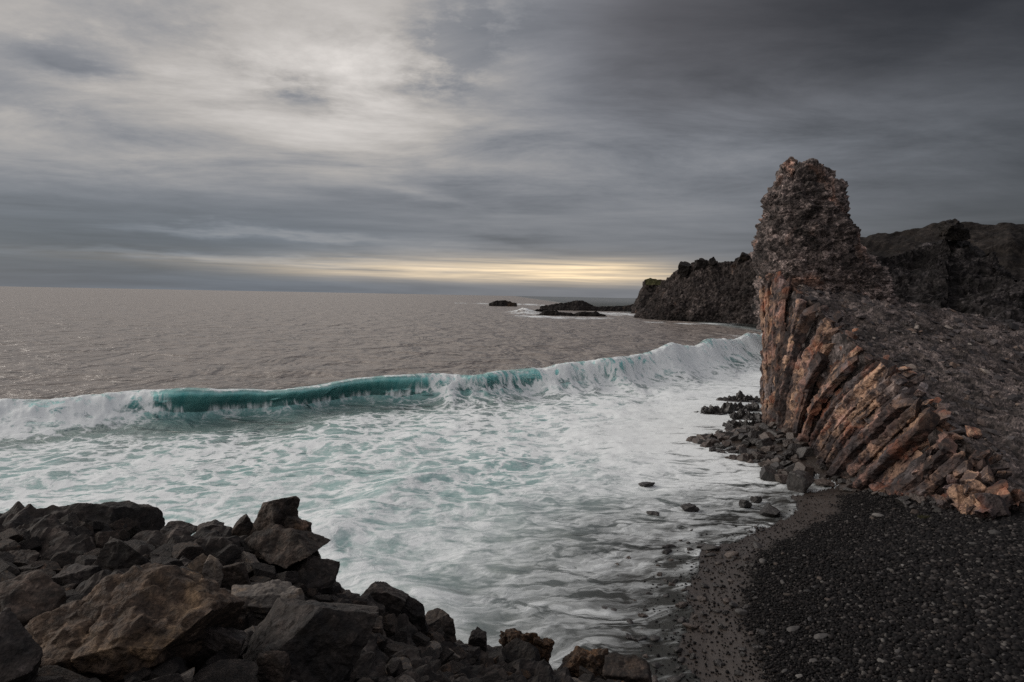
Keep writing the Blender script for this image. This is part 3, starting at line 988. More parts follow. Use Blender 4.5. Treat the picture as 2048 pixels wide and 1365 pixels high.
def build_headlands():
    # the long headland across the bay
    o = ridge('headland', [(1262, 641, 228), (1275, 632, 226), (1296, 600, 224), (1318, 580, 222), (1334, 562, 220), (1352, 549, 218), (1360, 544, 217), (1376, 540, 216), (1388, 528, 214), (1404, 522, 213),
                           (1418, 527, 212), (1432, 523, 211), (1442, 527, 210), (1452, 523, 209), (1470, 519, 207), (1490, 509, 204), (1505, 505, 202), (1530, 500, 198), (1600, 505, 190), (1700, 495, 180), (1800, 500, 170)],
              16, -1.0, 420, 150, M['head'], 41, (('f', 14, 1.5), ('b', 4.5, 1.1), ('b', 1.8, 0.9), ('b', 0.8, 0.5)), back=30, prof=0.8)
    tag(o, 'long dark brown headland with a jagged crest falling to the sea across the bay', 'headland')
    o = ridge('headland_point', [(1262, 614, 300), (1272, 600, 300), (1281, 580, 300), (1288, 560, 300), (1300, 558, 300), (1318, 560, 300), (1332, 563, 300), (1350, 560, 300), (1400, 570, 300)], 14, -1, 140, 90, M['head'], 43,
              (('f', 12, 1.2), ('b', 4.0, 0.9), ('b', 1.6, 0.6)), back=25, prof=0.8)
    tag(o, 'green topped end of the headland standing behind its jagged front, above the low reef', 'headland')
    # grassy cap
    cap = ridge('grass_cap', [(1291, 560, 296), (1300, 557, 296), (1312, 557, 296), (1326, 562, 296)], 5, P(1300, 570, 296)[2], 50, 20, M['moss'], 44, (('f', 4, 0.8), ('b', 1.5, 0.6)), o, back=8, prof=1.0)
    # spikes along the crest
    for i, (px, py, D, w, h) in enumerate(((1368, 531, 216, 2.4, 2.6), (1402, 522, 213, 2.8, 2.0), (1424, 519, 211, 1.6, 1.8), (1487, 508, 204, 1.8, 1.8), (1411, 527, 212, 1.0, 1.4))):
        v, f = rock_np(700 + i, (w * 0.75, w * 0.8, h * 0.85), 4, 4, 0.22, 0.03)
        s = link('lava_spike', mesh_np('lava_spike', v, f, False), M['reef'], None, P(px, py + 8, D - 1))
        s.rotation_euler = (0, 0, i)
        tag(s, ['hooked black lava spike standing alone at the low end of the headland crest', 'broad black lava tooth beside the hooked spike on the headland crest', 'small pointed lava tooth at the middle of the headland crest', 'blunt lava knob high on the headland crest beside the tall stack', 'tiny black lava nub between two teeth on the headland crest'][i], 'rock spike', 'lava spikes along the headland crest')
    # reefs
    reefs = [('low rounded black reef alone in white water, farthest out to sea', [(978, 607), (990, 603), (1005, 601), (1020, 603), (1034, 607)], 420, 5),
             ('dark humped reef with a steep black top joined to the headland', [(1080, 613), (1100, 609), (1122, 606), (1140, 605), (1155, 600), (1165, 601), (1175, 607), (1188, 612), (1205, 613), (1225, 612), (1250, 611), (1285, 609)], 330, 8),
             ('flat black reef awash with foam in front of the humped reef', [(1068, 633), (1084, 625), (1100, 622), (1112, 621), (1128, 624), (1145, 627), (1160, 626), (1180, 624), (1192, 623), (1206, 628), (1214, 633)], 235, 5),
             ('thin dark reef edge behind the breaking splash', [(1060, 622), (1080, 619), (1092, 618), (1100, 622)], 285, 3)]
    for i, (lab, pts, D, run) in enumerate(reefs):
        o = ridge('reef', [(a, b, D) for a, b in pts], run, -1.2, 150, 40, M['reef'], 60 + i, (('b', 3.2, 0.7), ('b', 1.3, 0.45)), back=run, prof=0.9)
        tag(o, lab, 'reef', 'reefs off the headland')
    # land behind the stack
    o = ridge('hillside', [(1600, 490, 84), (1700, 478, 84), (1740, 470, 84), (1800, 462, 84), (1880, 456, 82), (1940, 448, 80), (1990, 447, 79), (2020, 443, 78), (2048, 443, 78), (2200, 440, 74), (2500, 436, 66), (2900, 430, 56)],
              20, 3.5, 360, 150, M['hill'], 71, (('f', 9, 1.3), ('f', 2.5, 0.5), ('b', 1.2, 0.22)), back=40, prof=0.9)
    tag(o, kind='structure')
    o = ridge('back_cliff', [(1690, 570, 60), (1730, 540, 60), (1752, 512, 60), (1790, 506, 60), (1830, 498, 60), (1862, 484, 59), (1890, 474, 58), (1918, 474, 58), (1945, 484, 57), (1975, 500, 56), (2005, 516, 54), (2035, 538, 52), (2060, 560, 50), (2150, 560, 46), (2400, 600, 38)],
              13, 2.5, 560, 300, M['cliff'], 73, (('f', 7.0, 1.5), ('r', 5.0, 0.9), ('b', 2.0, 0.7), ('b', 0.8, 0.4), ('b', 0.36, 0.2)), back=22, prof=0.75)
    tag(o, 'dark rugged cliff with black hollows behind the stack, below the smooth hillside', 'cliff')
    v, f = rock_np(751, (0.72, 0.8, 0.95), 5, 6, 0.3, 0.05)
    v2, f2 = rock_np(752, (0.8, 0.7, 0.55), 5, 6, 0.3, 0.05)
    c = P(1900, 459, 57.0)
    o = link('lava_outcrop', mesh_np('lava_outcrop', np.concatenate([v, v2 + [0.85, 0.1, -0.35]]), np.concatenate([f, f2 + len(v)]), False), M['reef'], None, c)
    tag(o, 'black lava knob standing on the skyline above the dark back cliff', 'rock knob')


build_headlands()


# ------------------------------------------------------------------ the sea stack
CTRL = [((1524, 556), (1526, 700), (1528, 880)), ((1558, 562), (1552, 720), (1548, 895)), ((1598, 590), (1572, 730), (1562, 905)), ((1648, 645), (1598, 760), (1578, 912)),
        ((1700, 692), (1625, 785), (1592, 920)), ((1750, 728), (1655, 825), (1615, 930)), ((1795, 762), (1695, 858), (1645, 940)), ((1845, 812), (1745, 905), (1690, 962)),
        ((1888, 856), (1802, 938), (1748, 980)), ((1932, 902), (1858, 968), (1815, 995)), ((1978, 957), (1930, 992), (1895, 1012)), ((2035, 998), (2010, 1015), (1990, 1030))]
TOPX, BOTX = 12.95, 12.05
CT = np.array([PX(*a, TOPX) for a, m_, b in CTRL])
CM = np.array([PX(*m_, 12.45) for a, m_, b in CTRL])
CB = np.array([PX(*b, BOTX) for a, m_, b in CTRL])


def col_curve(t, v):
    """points on the column line t (0 seaward .. 11 landward) at heights v (0 foot .. 1 top)"""
    t = np.clip(t, 0, len(CTRL) - 1)
    ii = np.arange(len(CTRL))
    b, m_, a = (np.stack([np.interp(t, ii, Q[:, k]) for k in range(3)], -1) for Q in (CB, CM, CT))
    v = np.asarray(v)[..., None]
    return b * (1 - v) * (1 - 2 * v) + m_ * 4 * v * (1 - v) + a * v * (2 * v - 1)


_o = np.argsort(CT[:, 1])
EY = np.concatenate([[9, 13.5], CT[_o, 1], [40, 48]])
EZ = np.concatenate([[-0.6, 0.5], CT[_o, 2], [5.5, 2.0]])


def edge_z(y):
    return np.interp(y, EY, EZ)


def build_stack():
    root = empty('sea_stack', (13.0, 30.0, 0))
    inv = Matrix.Translation((-13.0, -30.0, 0))
    off = np.array([13.0, 30.0, 0])
    tag(root, 'tall craggy lava stack on rust coloured leaning basalt columns beside the black beach', 'sea stack')
    # --- scree slope behind the column tops
    xs = np.concatenate([np.arange(12.7, 25, 0.05), np.linspace(25, 42, 50)])
    ys = np.arange(12.5, 38, 0.055)
    X, Y = np.meshgrid(xs, ys, indexing='ij')
    p = np.stack([X, Y, 0 * X], -1).reshape(-1, 3)
    big = fbm(p * [1, 0.55, 1], 3.2, 4, 81).reshape(X.shape)
    Z = edge_z(Y) - 0.17 * (X - 12.8) + 0.75 * big * sstep(13.2, 15, X) - 0.35 * np.abs(fbm(np.stack([X * 0.9 + Y * 0.5, Y * 0.35 - X * 0.15, 0 * X], -1).reshape(-1, 3), 1.5, 3, 89)).reshape(X.shape)
    Z = Z * (1 - sstep(35.0, 37.0, Y)) - 1.5 * sstep(35.0, 37.0, Y)
    Z = Z - 7.0 * sstep(32.6, 34.2, Y) * (1 - sstep(13.3, 14.2, X))
    Z = np.maximum(Z, -1.6)
    Z = Z - 2.0 * (1 - sstep(12.7, 13.3, X))
    p3 = np.stack([X, Y, Z], -1)
    n = grid_normals(p3)
    fl = p3.reshape(-1, 3)
    # plates dip towards the camera: squash the block space along the dip
    q = fl @ np.array([[0.8, 0.6, 0], [-0.5, 0.66, 0.55], [0.33, -0.44, 0.83]]).T * np.array([1.5, 0.55, 1.3])
    disp = 0.30 * (blocks(q, 0.9, 82) - 0.3) + 0.17 * (blocks(q, 0.42, 83) - 0.3) + 0.09 * (blocks(q, 0.2, 84) - 0.3)
    fl = fl + n.reshape(-1, 3) * disp[:, None]
    rr = np.random.default_rng(86)
    nS = 1700
    iX = rr.integers(8, X.shape[0] - 2, nS * 2)
    iY = rr.integers(20, X.shape[1] - 60, nS * 2)
    kp = rr.random(nS * 2) < np.clip(0.25 + 0.75 * (fl.reshape(X.shape + (3,))[iX, iY, 2] > 0.9), 0, 1)
    iX, iY = iX[kp][:nS], iY[kp][:nS]
    C = fl.reshape(X.shape + (3,))[iX, iY] - off
    vs = [rock_np(860 + i, (1, 0.8, 0.34), 2, 4, 0.12, 0.03) for i in range(8)]
    VV, FF, cnt = [], [], 0
    for c in C:
        v, f = vs[rr.integers(8)]
        sz = math.exp(rr.normal(-2.5, 0.5))
        a, tl, tb = rr.uniform(0, 6.28), rr.normal(0.35, 0.3), rr.normal(0.1, 0.25)
        R = np.array(Euler((tl, tb, 0)).to_matrix()) @ np.array(Euler((0, 0, a)).to_matrix())
        VV.append((v * min(sz, 0.3)) @ R.T + c + [0, 0, 0.02])
        FF.append(f + cnt)
        cnt += len(v)
    rb = link('rubble', mesh_np('rubble', np.concatenate(VV), np.concatenate(FF), False), M['rubble'], root)
    tag(rb, kind='stuff')
    link('scree_slope', mesh_np('scree_slope', fl - off, grid_faces(len(xs), len(ys)), False), M['slope'], root)
    # --- rock face behind the columns
    nu, nv = 420, 150
    tt = np.linspace(0, len(CTRL) - 1, nu)
    ii = np.arange(len(CTRL))
    v = np.linspace(-0.10, 1.0, nv)
    pts = np.stack([col_curve(np.full(nv, t_), v) for t_ in tt])
    pts[:, :, 0] += 0.30
    # wrap round the seaward end
    pts[:25, :, 0] += (np.linspace(1, 0, 25) ** 2 * 3.5)[:, None]
    pts[:25, :, 1] += (np.linspace(1, 0, 25) ** 1.0 * 1.2)[:, None]
    n = grid_normals(pts)
    fl = pts.reshape(-1, 3)
    s = np.sign(n[nu // 2, nv // 2, 0])
    n = -n * s
    disp = 0.35 * (blocks(fl, 1.0, 91) - 0.3) + 0.2 * (blocks(fl, 0.45, 92) - 0.3) + 0.09 * (blocks(fl, 0.2, 93) - 0.3)
    fl = fl + n.reshape(-1, 3) * disp[:, None]
    link('rock_face', mesh_np('rock_face', fl - off, grid_faces(nu, nv), False), M['wall'], root)
    # --- columns
    r = np.random.default_rng(5)
    made = 0
    ts = []
    t = 0.0
    while t < len(CTRL) - 1.02:
        c0, c1 = col_curve(t, np.array([0.45, 0.55]))
        d = (c1 - c0) / np.linalg.norm(c1 - c0)
        e = col_curve(t + 0.05, np.array([0.5]))[0] - (c0 + c1) / 2
        perp = np.linalg.norm(e - d * np.dot(e, d)) / 0.05
        ts.append(t)
        t += 0.245 / max(perp, 0.25) * r.uniform(0.7, 1.35)
    while len(ts) > 98:
        ts.pop(int(r.integers(len(ts))))
    group_depth = r.normal(size=40) * 0.16
    for q_, t2 in enumerate(ts):
        depth = r.normal() * 0.09 + group_depth[(q_ // 3) % 40] + (0.16 if q_ % 4 == 1 else 0.0)
        if t2 < 1.6:
            depth *= 0.5
        top_cut = r.uniform(0.45, 0.95) if r.random() < 0.45 else r.uniform(0.95, 1.04)
        bot_cut = -0.08 if r.random() < 0.62 else r.uniform(0.05, 0.42)
        if t2 > 8.5 or t2 < 1.5:
            bot_cut = -0.1
        if t2 < 1.5:
            top_cut = 1.03
        vv = np.linspace(bot_cut, top_cut, 160)
        line = col_curve(np.full(160, t2), vv) + np.array([depth, 0, 0])
        sl = np.concatenate([[0], np.cumsum(np.linalg.norm(np.diff(line, axis=0), axis=1))])
        Ln = sl[-1]
        nr = max(16, int(Ln / 0.045))
        lens = np.linspace(0, Ln, nr)
        cen = np.stack([np.interp(lens, sl, line[:, k]) for k in range(3)], 1)
        tan = np.gradient(cen, axis=0)
        tan /= np.linalg.norm(tan, axis=1, keepdims=True)
        rad = r.uniform(0.15, 0.27) * (1.0 if t2 < 9 else 0.85)
        ns = 48
        side = np.cross(tan, [1.0, 0, 0])
        side /= np.linalg.norm(side, axis=1, keepdims=True)
        oth = np.cross(tan, side)
        sides = r.choice([4, 5, 5, 6])
        ang0 = r.uniform(0, 6.28)
        th = np.linspace(0, 2 * PI, ns, endpoint=False)
        pa = (np.arange(sides) + r.uniform(-0.2, 0.2, sides)) * 2 * PI / sides + ang0
        pd = r.uniform(0.72, 1.0, sides)
        poly = np.min([np.where(np.cos(th - a) > 0.1, dd / np.maximum(np.cos(th - a), 0.1), 9) for a, dd in zip(pa, pd)], axis=0)
        poly = np.minimum(poly, 1.3)
        joints = np.cumsum(r.uniform(0.3, 1.3, 60)) - 0.8
        idx = np.searchsorted(joints, lens)
        jsx, jsy = r.normal(size=65) * 0.022, r.normal(size=65) * 0.022
        jsc = r.uniform(0.95, 1.04, 65) * np.where(r.random(65) < 0.28, r.uniform(0.55, 0.9, 65), 1.0)
        endc = np.where((lens > Ln - 0.02) | (lens < 0.0), 0.03, 1.0)
        rr = rad * jsc[idx] * endc
        ox = rr[:, None] * (poly * np.cos(th))[None] + jsx[idx][:, None]
        oy = rr[:, None] * (poly * np.sin(th))[None] + jsy[idx][:, None]
        shear = (ox * r.normal() * 0.7 + oy * r.normal() * 0.7) * sstep(Ln - 0.35, Ln - 0.03, lens)[:, None]
        pts = cen[:, None, :] + side[:, None, :] * ox[..., None] + oth[:, None, :] * oy[..., None] + tan[:, None, :] * shear[..., None]
        nn = pts - cen[:, None, :]
        nn /= np.linalg.norm(nn, axis=-1, keepdims=True) + 1e-6
        fl = pts.reshape(-1, 3)
        dsp = 0.085 * (blocks(fl, 0.46, 100, 0.7) - 0.4) + 0.05 * (blocks(fl, 0.19, 101, 0.7) - 0.4) + 0.008 * fbm(fl, 0.1, 3, 102)
        fl = fl + nn.reshape(-1, 3) * (dsp * np.repeat(endc, ns))[:, None]
        a0 = np.arange(nr - 1) * ns
        fcs = np.concatenate([grid_faces(nr, ns), np.stack([a0 + ns - 1, a0 + ns + ns - 1, a0 + ns, a0], 1)])
        link('basalt_column', mesh_np('basalt_column', fl - off, fcs, False), M['column'], root)
    # --- broken blocks low on the near end
    for i in range(20):
        t2 = r.uniform(8.4, 11.0)
        k = min(int(t2), len(CTRL) - 2)
        w = t2 - k
        b = CB[k] * (1 - w) + CB[k + 1] * w
        tp = CT[k] * (1 - w) + CT[k + 1] * w
        c = col_curve(t2, np.array([r.uniform(0.0, 0.95)]))[0] + np.array([-0.1 - r.uniform(0, 0.2), 0, 0])
        sz = r.uniform(0.12, 0.26)
        v, f = rock_np(900 + i, (sz * 1.5, sz, sz * 0.7), 4, 3, 0.2)
        o = link('broken_block', mesh_np('broken_block', v, f, False), M['column'], root, Vector(c - off))
        o.rotation_euler = (r.uniform(0, 1), r.uniform(0.3, 1.0), r.uniform(0, 6))
    # --- loose rusty blocks along the broken column tops
    for i in range(30):
        t2 = r.uniform(1.8, 10.5)
        c = col_curve(t2, np.array([r.uniform(0.97, 1.03)]))[0] + np.array([r.uniform(0.0, 0.75), r.normal() * 0.1, 0.04])
        sz = r.uniform(0.08, 0.19)
        v, f = rock_np(930 + i, (sz * 1.4, sz, sz * 0.6), 4, 3, 0.15)
        o = link('broken_block', mesh_np('broken_block', v, f, False), M['column'], root, Vector(c - off))
        o.rotation_euler = (r.uniform(-0.5, 0.5), r.uniform(0.2, 0.8), r.uniform(0, 6))
    # --- the crag on top
    prof = [(640, 1519, 1806), (622, 1519, 1806), (600, 1519, 1800), (580, 1519, 1794), (560, 1517, 1788), (545, 1516, 1776), (530, 1515, 1760), (510, 1514, 1742), (490, 1514, 1729), (470, 1518, 1720), (450, 1524, 1708),
            (430, 1528, 1702), (412, 1527, 1697), (400, 1527, 1696), (390, 1535, 1696), (380, 1545, 1694), (370, 1554, 1688), (358, 1558, 1676), (346, 1562, 1660), (336, 1568, 1640)]
    Dc = 35.2
    zs, xl, xr = [], [], []
    for py, a, b in prof:
        pa, pb = P(a, py, Dc), P(b, py, Dc)
        zs.append((pa[2] + pb[2]) / 2)
        xl.append(pa[0])
        xr.append(pb[0])
    zs, xl, xr = map(np.array, (zs, xl, xr))
    nr, ns = 400, 760
    zz = np.linspace(zs[0] - 0.6, zs[-1], nr)
    th = np.linspace(0, 2 * PI, ns, endpoint=False)
    cx = np.interp(zz, zs, (xl + xr) / 2)
    wx = np.interp(zz, zs, (xr - xl) / 2)
    wy = np.clip(wx * 0.9, 1.5, 2.3)
    ncap = 40
    ca = np.abs(np.cos(th)) ** 0.75 * np.sign(np.cos(th))
    sa = np.abs(np.sin(th)) ** 0.75 * np.sign(np.sin(th))
    ins = 0.22
    pts = np.stack([cx[:, None] + (wx - ins)[:, None] * ca[None], Dc + 0.4 + (wy - ins)[:, None] * sa[None], np.repeat(zz[:, None], ns, 1)], -1)
    cap = []
    for j in range(1, ncap + 1):
        s = 1 - j / ncap
        cap.append(np.stack([cx[-1] + (wx[-1] - ins) * s * ca, Dc + 0.4 + (wy[-1] - ins) * s * sa, np.full(ns, zz[-1] + 0.12 * (1 - s ** 2))], -1))
    pts = np.concatenate([pts, np.array(cap)])
    # outward normals
    n = np.zeros_like(pts)
    n[..., 0] = ca[None]
    n[..., 1] = sa[None]
    slope = np.gradient(wx, zz)
    n[:nr, :, 2] = -slope[:, None]
    for j in range(ncap):
        t = min(1, (j + 1) / 10)
        n[nr + j, :, :2] *= (1 - t)
        n[nr + j, :, 2] = 0.6 + t
    n /= np.linalg.norm(n, axis=-1, keepdims=True) + 1e-9
    fl = pts.reshape(-1, 3)
    nf = n.reshape(-1, 3)
    q = fl * [1, 1, 1.6]
    disp = 0.34 * (blocks(q, 1.3, 201) - 0.3) + 0.27 * (blocks(q, 0.6, 202) - 0.3) + 0.15 * (blocks(q, 0.34, 203) - 0.3) + 0.06 * (blocks(q, 0.18, 204) - 0.3)
    disp += 0.28 * fbm(fl, 2.2, 3, 205)
    # hollow under the overhang at the foot on the landward side
    low = 1 - sstep(zs[0] + 0.2, zs[0] + 1.5, fl[:, 2])
    disp -= 0.55 * low * sstep(15.2, 17.5, fl[:, 0]) * (fl[:, 1] < Dc)
    fl = fl + nf * disp[:, None]
    link('crag', mesh_np('crag', fl - off, grid_faces(nr + ncap, ns)[:, ::-1] if False else np.concatenate([grid_faces(nr + ncap, ns), np.stack([np.arange(nr + ncap - 1) * ns + ns - 1, (np.arange(nr + ncap - 1) + 1) * ns + ns - 1, (np.arange(nr + ncap - 1) + 1) * ns, np.arange(nr + ncap - 1) * ns], 1)]), False), M['crag'], root)
    for i, (px, py, w, h) in enumerate(((1579, 342, 0.34, 0.55), (1612, 343, 0.62, 0.42), (1648, 351, 0.5, 0.42), (1676, 374, 0.42, 0.34), (1570, 368, 0.42, 0.4), (1540, 396, 0.4, 0.3), (1630, 345, 0.5, 0.3))):
        v, f = rock_np(950 + i, (w, w * 0.9, h), 5, 9, 0.38, 0.05)
        o = link('crag_knob', mesh_np('crag_knob', v, f, False), M['crag'], root, Vector(P(px, py, Dc - 0.2) - off))
    return root


STACK = build_stack()


# ------------------------------------------------------------------ foreground outcrop
SIL = [(-260, 1120, 7.6), (-120, 1095, 8.4), (0, 1082, 9.0), (75, 1072, 9.0), (130, 1048, 8.9), (250, 1045, 8.8), (300, 1066, 8.7), (400, 1072, 8.6), (470, 1068, 8.5), (520, 1066, 8.4), (600, 1075, 8.3), (640, 1125, 8.2),
       (665, 1165, 8.3), (710, 1190, 8.6), (780, 1200, 8.8), (830, 1235, 9.0), (900, 1258, 9.3), (960, 1295, 9.6), (1010, 1322, 10.0), (1100, 1318, 10.4), (1180, 1335, 10.3), (1260, 1350, 10.1), (1300, 1375, 9.8), (1330, 1430, 8.8)]
INN = [(-300, 1365, 4.2), (0, 1365, 3.9), (200, 1365, 3.9), (400, 1365, 4.2), (600, 1365, 4.7), (750, 1365, 5.6), (900, 1365, 7.0), (1020, 1365, 8.3), (1150, 1365, 9.3), (-100, 1220, 5.6),
       (0, 1240, 5.0), (100, 1150, 6.6), (250, 1170, 6.0), (350, 1150, 6.6), (420, 1190, 6.3), (500, 1150, 7.2), (560, 1210, 6.4), (650, 1240, 6.9), (700, 1290, 6.4), (800, 1290, 7.6), (880, 1310, 8.2), (960, 1340, 8.7), (500, 1290, 5.4), (300, 1290, 4.7),
       (620, 1160, 7.6), (540, 1110, 7.9), (200, 1100, 7.6)]


def rbf_fit(pts, vals):
    n = len(pts)
    d = np.linalg.norm(pts[:, None] - pts[None], axis=-1)
    K = d + np.eye(n) * -0.02
    Am = np.zeros((n + 3, n + 3))
    Am[:n, :n] = K
    Am[:n, n] = 1
    Am[:n, n + 1:] = pts
    Am[n, :n] = 1
    Am[n + 1:, :n] = pts.T
    return np.linalg.solve(Am, np.concatenate([vals, [0, 0, 0]]))


def build_outcrop_height():
    pts, vals = [], []
    for t in SIL:
        p = P(*t)
        pts.append(p[:2])
        vals.append(p[2] - 0.10)
        o = np.array([p[0], p[1]]) / np.linalg.norm(p[:2])
        side = np.array([0.45, 0.9]) if t[0] > 560 else np.array([0.0, 1.0])
        side /= np.linalg.norm(side)
        pts.append(p[:2] + side * 0.9)
        vals.append(p[2] - 1.5)
        pts.append(p[:2] + side * 2.2)
        vals.append(min(p[2] - 3.0, -0.8))
        pts.append(p[:2] + side * 4.5)
        vals.append(-2.2)
    for t in INN:
        p = P(*t)
        pts.append(p[:2])
        vals.append(p[2] - 0.10)
    for x, y, z in ((0, 0, 4.75), (-2, 1, 4.6), (1.5, 2.0, 4.3), (-6, 0, 4.4), (-5, -5, 4.6), (2, -5, 4.6), (5, 0, 3.0), (4.0, 4.5, 1.6), (3.6, 7.0, 0.6), (4.4, 9, -0.6), (7, -4, 2.0), (-12, 0, 4.0), (-12, 6, 3.2), (-12, 10, 1.0), (-14, 13, -2), (-10, -8, 4.5), (6, 6, -0.5), (5.5, 2.5, 1.4),
                    (0.0, 2.5, 4.35)):
        pts.append(np.array([x, y], float))
        vals.append(z)
    pts, vals = np.array(pts), np.array(vals)
    W = rbf_fit(pts, vals)

    def fn(x, y):
        q = np.stack([x.ravel(), y.ravel()], 1)
        out = np.zeros(len(q))
        for i in range(0, len(q), 60000):
            d = np.linalg.norm(q[i:i + 60000, None] - pts[None], axis=-1)
            out[i:i + 60000] = d @ W[:-3] + W[-3] + q[i:i + 60000] @ W[-2:]
        return out.reshape(x.shape)
    return fn


OUT_Z = build_outcrop_height()


def build_outcrop():
    xs = np.concatenate([np.linspace(-13, -7.6, 60)[:-1], np.arange(-7.6, 3.4, 0.028), np.linspace(3.4, 7, 50)])
    ys = np.concatenate([np.linspace(-8, 2.6, 60)[:-1], np.arange(2.6, 12.5, 0.028), np.linspace(12.5, 14, 12)])
    X, Y = np.meshgrid(xs, ys, indexing='ij')
    Z = OUT_Z(X, Y)
    Z = np.maximum(Z, -2.5)
    p3 = np.stack([X, Y, Z], -1)
    n = grid_normals(p3)
    fl = p3.reshape(-1, 3)
    disp = 0.32 * (blocks(fl, 0.8, 301, 0.6) - 0.35) + 0.20 * (blocks(fl, 0.36, 302, 0.6) - 0.35) + 0.08 * (blocks(fl, 0.17, 303, 0.6) - 0.35) + 0.02 * fbm(fl, 0.12, 3, 304)
    near = np.hypot(fl[:, 0], fl[:, 1])
    disp *= sstep(1.0, 4.5, near) * 0.9 + 0.1
    fl = fl + n.reshape(-1, 3) * disp[:, None]
    o = link('rock_outcrop', mesh_np('rock_outcrop', fl, grid_faces(len(xs), len(ys)), False), M['outcrop'])
    tag(o, 'broad fractured black rock outcrop sloping from the viewpoint down to the beach', 'rock outcrop')


build_outcrop()

VAR = {}


def variant(kind, i):
    """shared rock meshes, unit half-size"""
    key = (kind, i)
    if key not in VAR:
        if kind == 'angular':
            v, f = rock_np(400 + i, (1, 0.85, 0.7), 4, 3, 0.09, 0.02)
        elif kind == 'lumpy':
            v, f = rock_np(500 + i, (1, 0.85, 0.65), 4, 8, 0.30, 0.06, round_=0.3)
        else:
            v, f = rock_np(600 + i, (1, 0.8, 0.55), 3, 8, 0.05, 0.02, box=False, round_=0.75)
        VAR[key] = mesh_np(kind + '_rock', v, f, kind == 'cobble')
    return VAR[key]


MATVAR = {}


def rock_obj(name, kind, i, mat, loc, size, rot):
    key = (kind, i, mat)
    if key not in MATVAR:
        me = variant(kind, i).copy()
        me.materials.append(M[mat])
        MATVAR[key] = me
    o = bpy.data.objects.new(name, MATVAR[key])
    COL.objects.link(o)
    o.location = Vector(loc)
    o.scale = size
    o.rotation_euler = rot
    return o


PLACED = []      # (x, y, radius)
LAND = []        # landmark rocks: (name in labels, location)

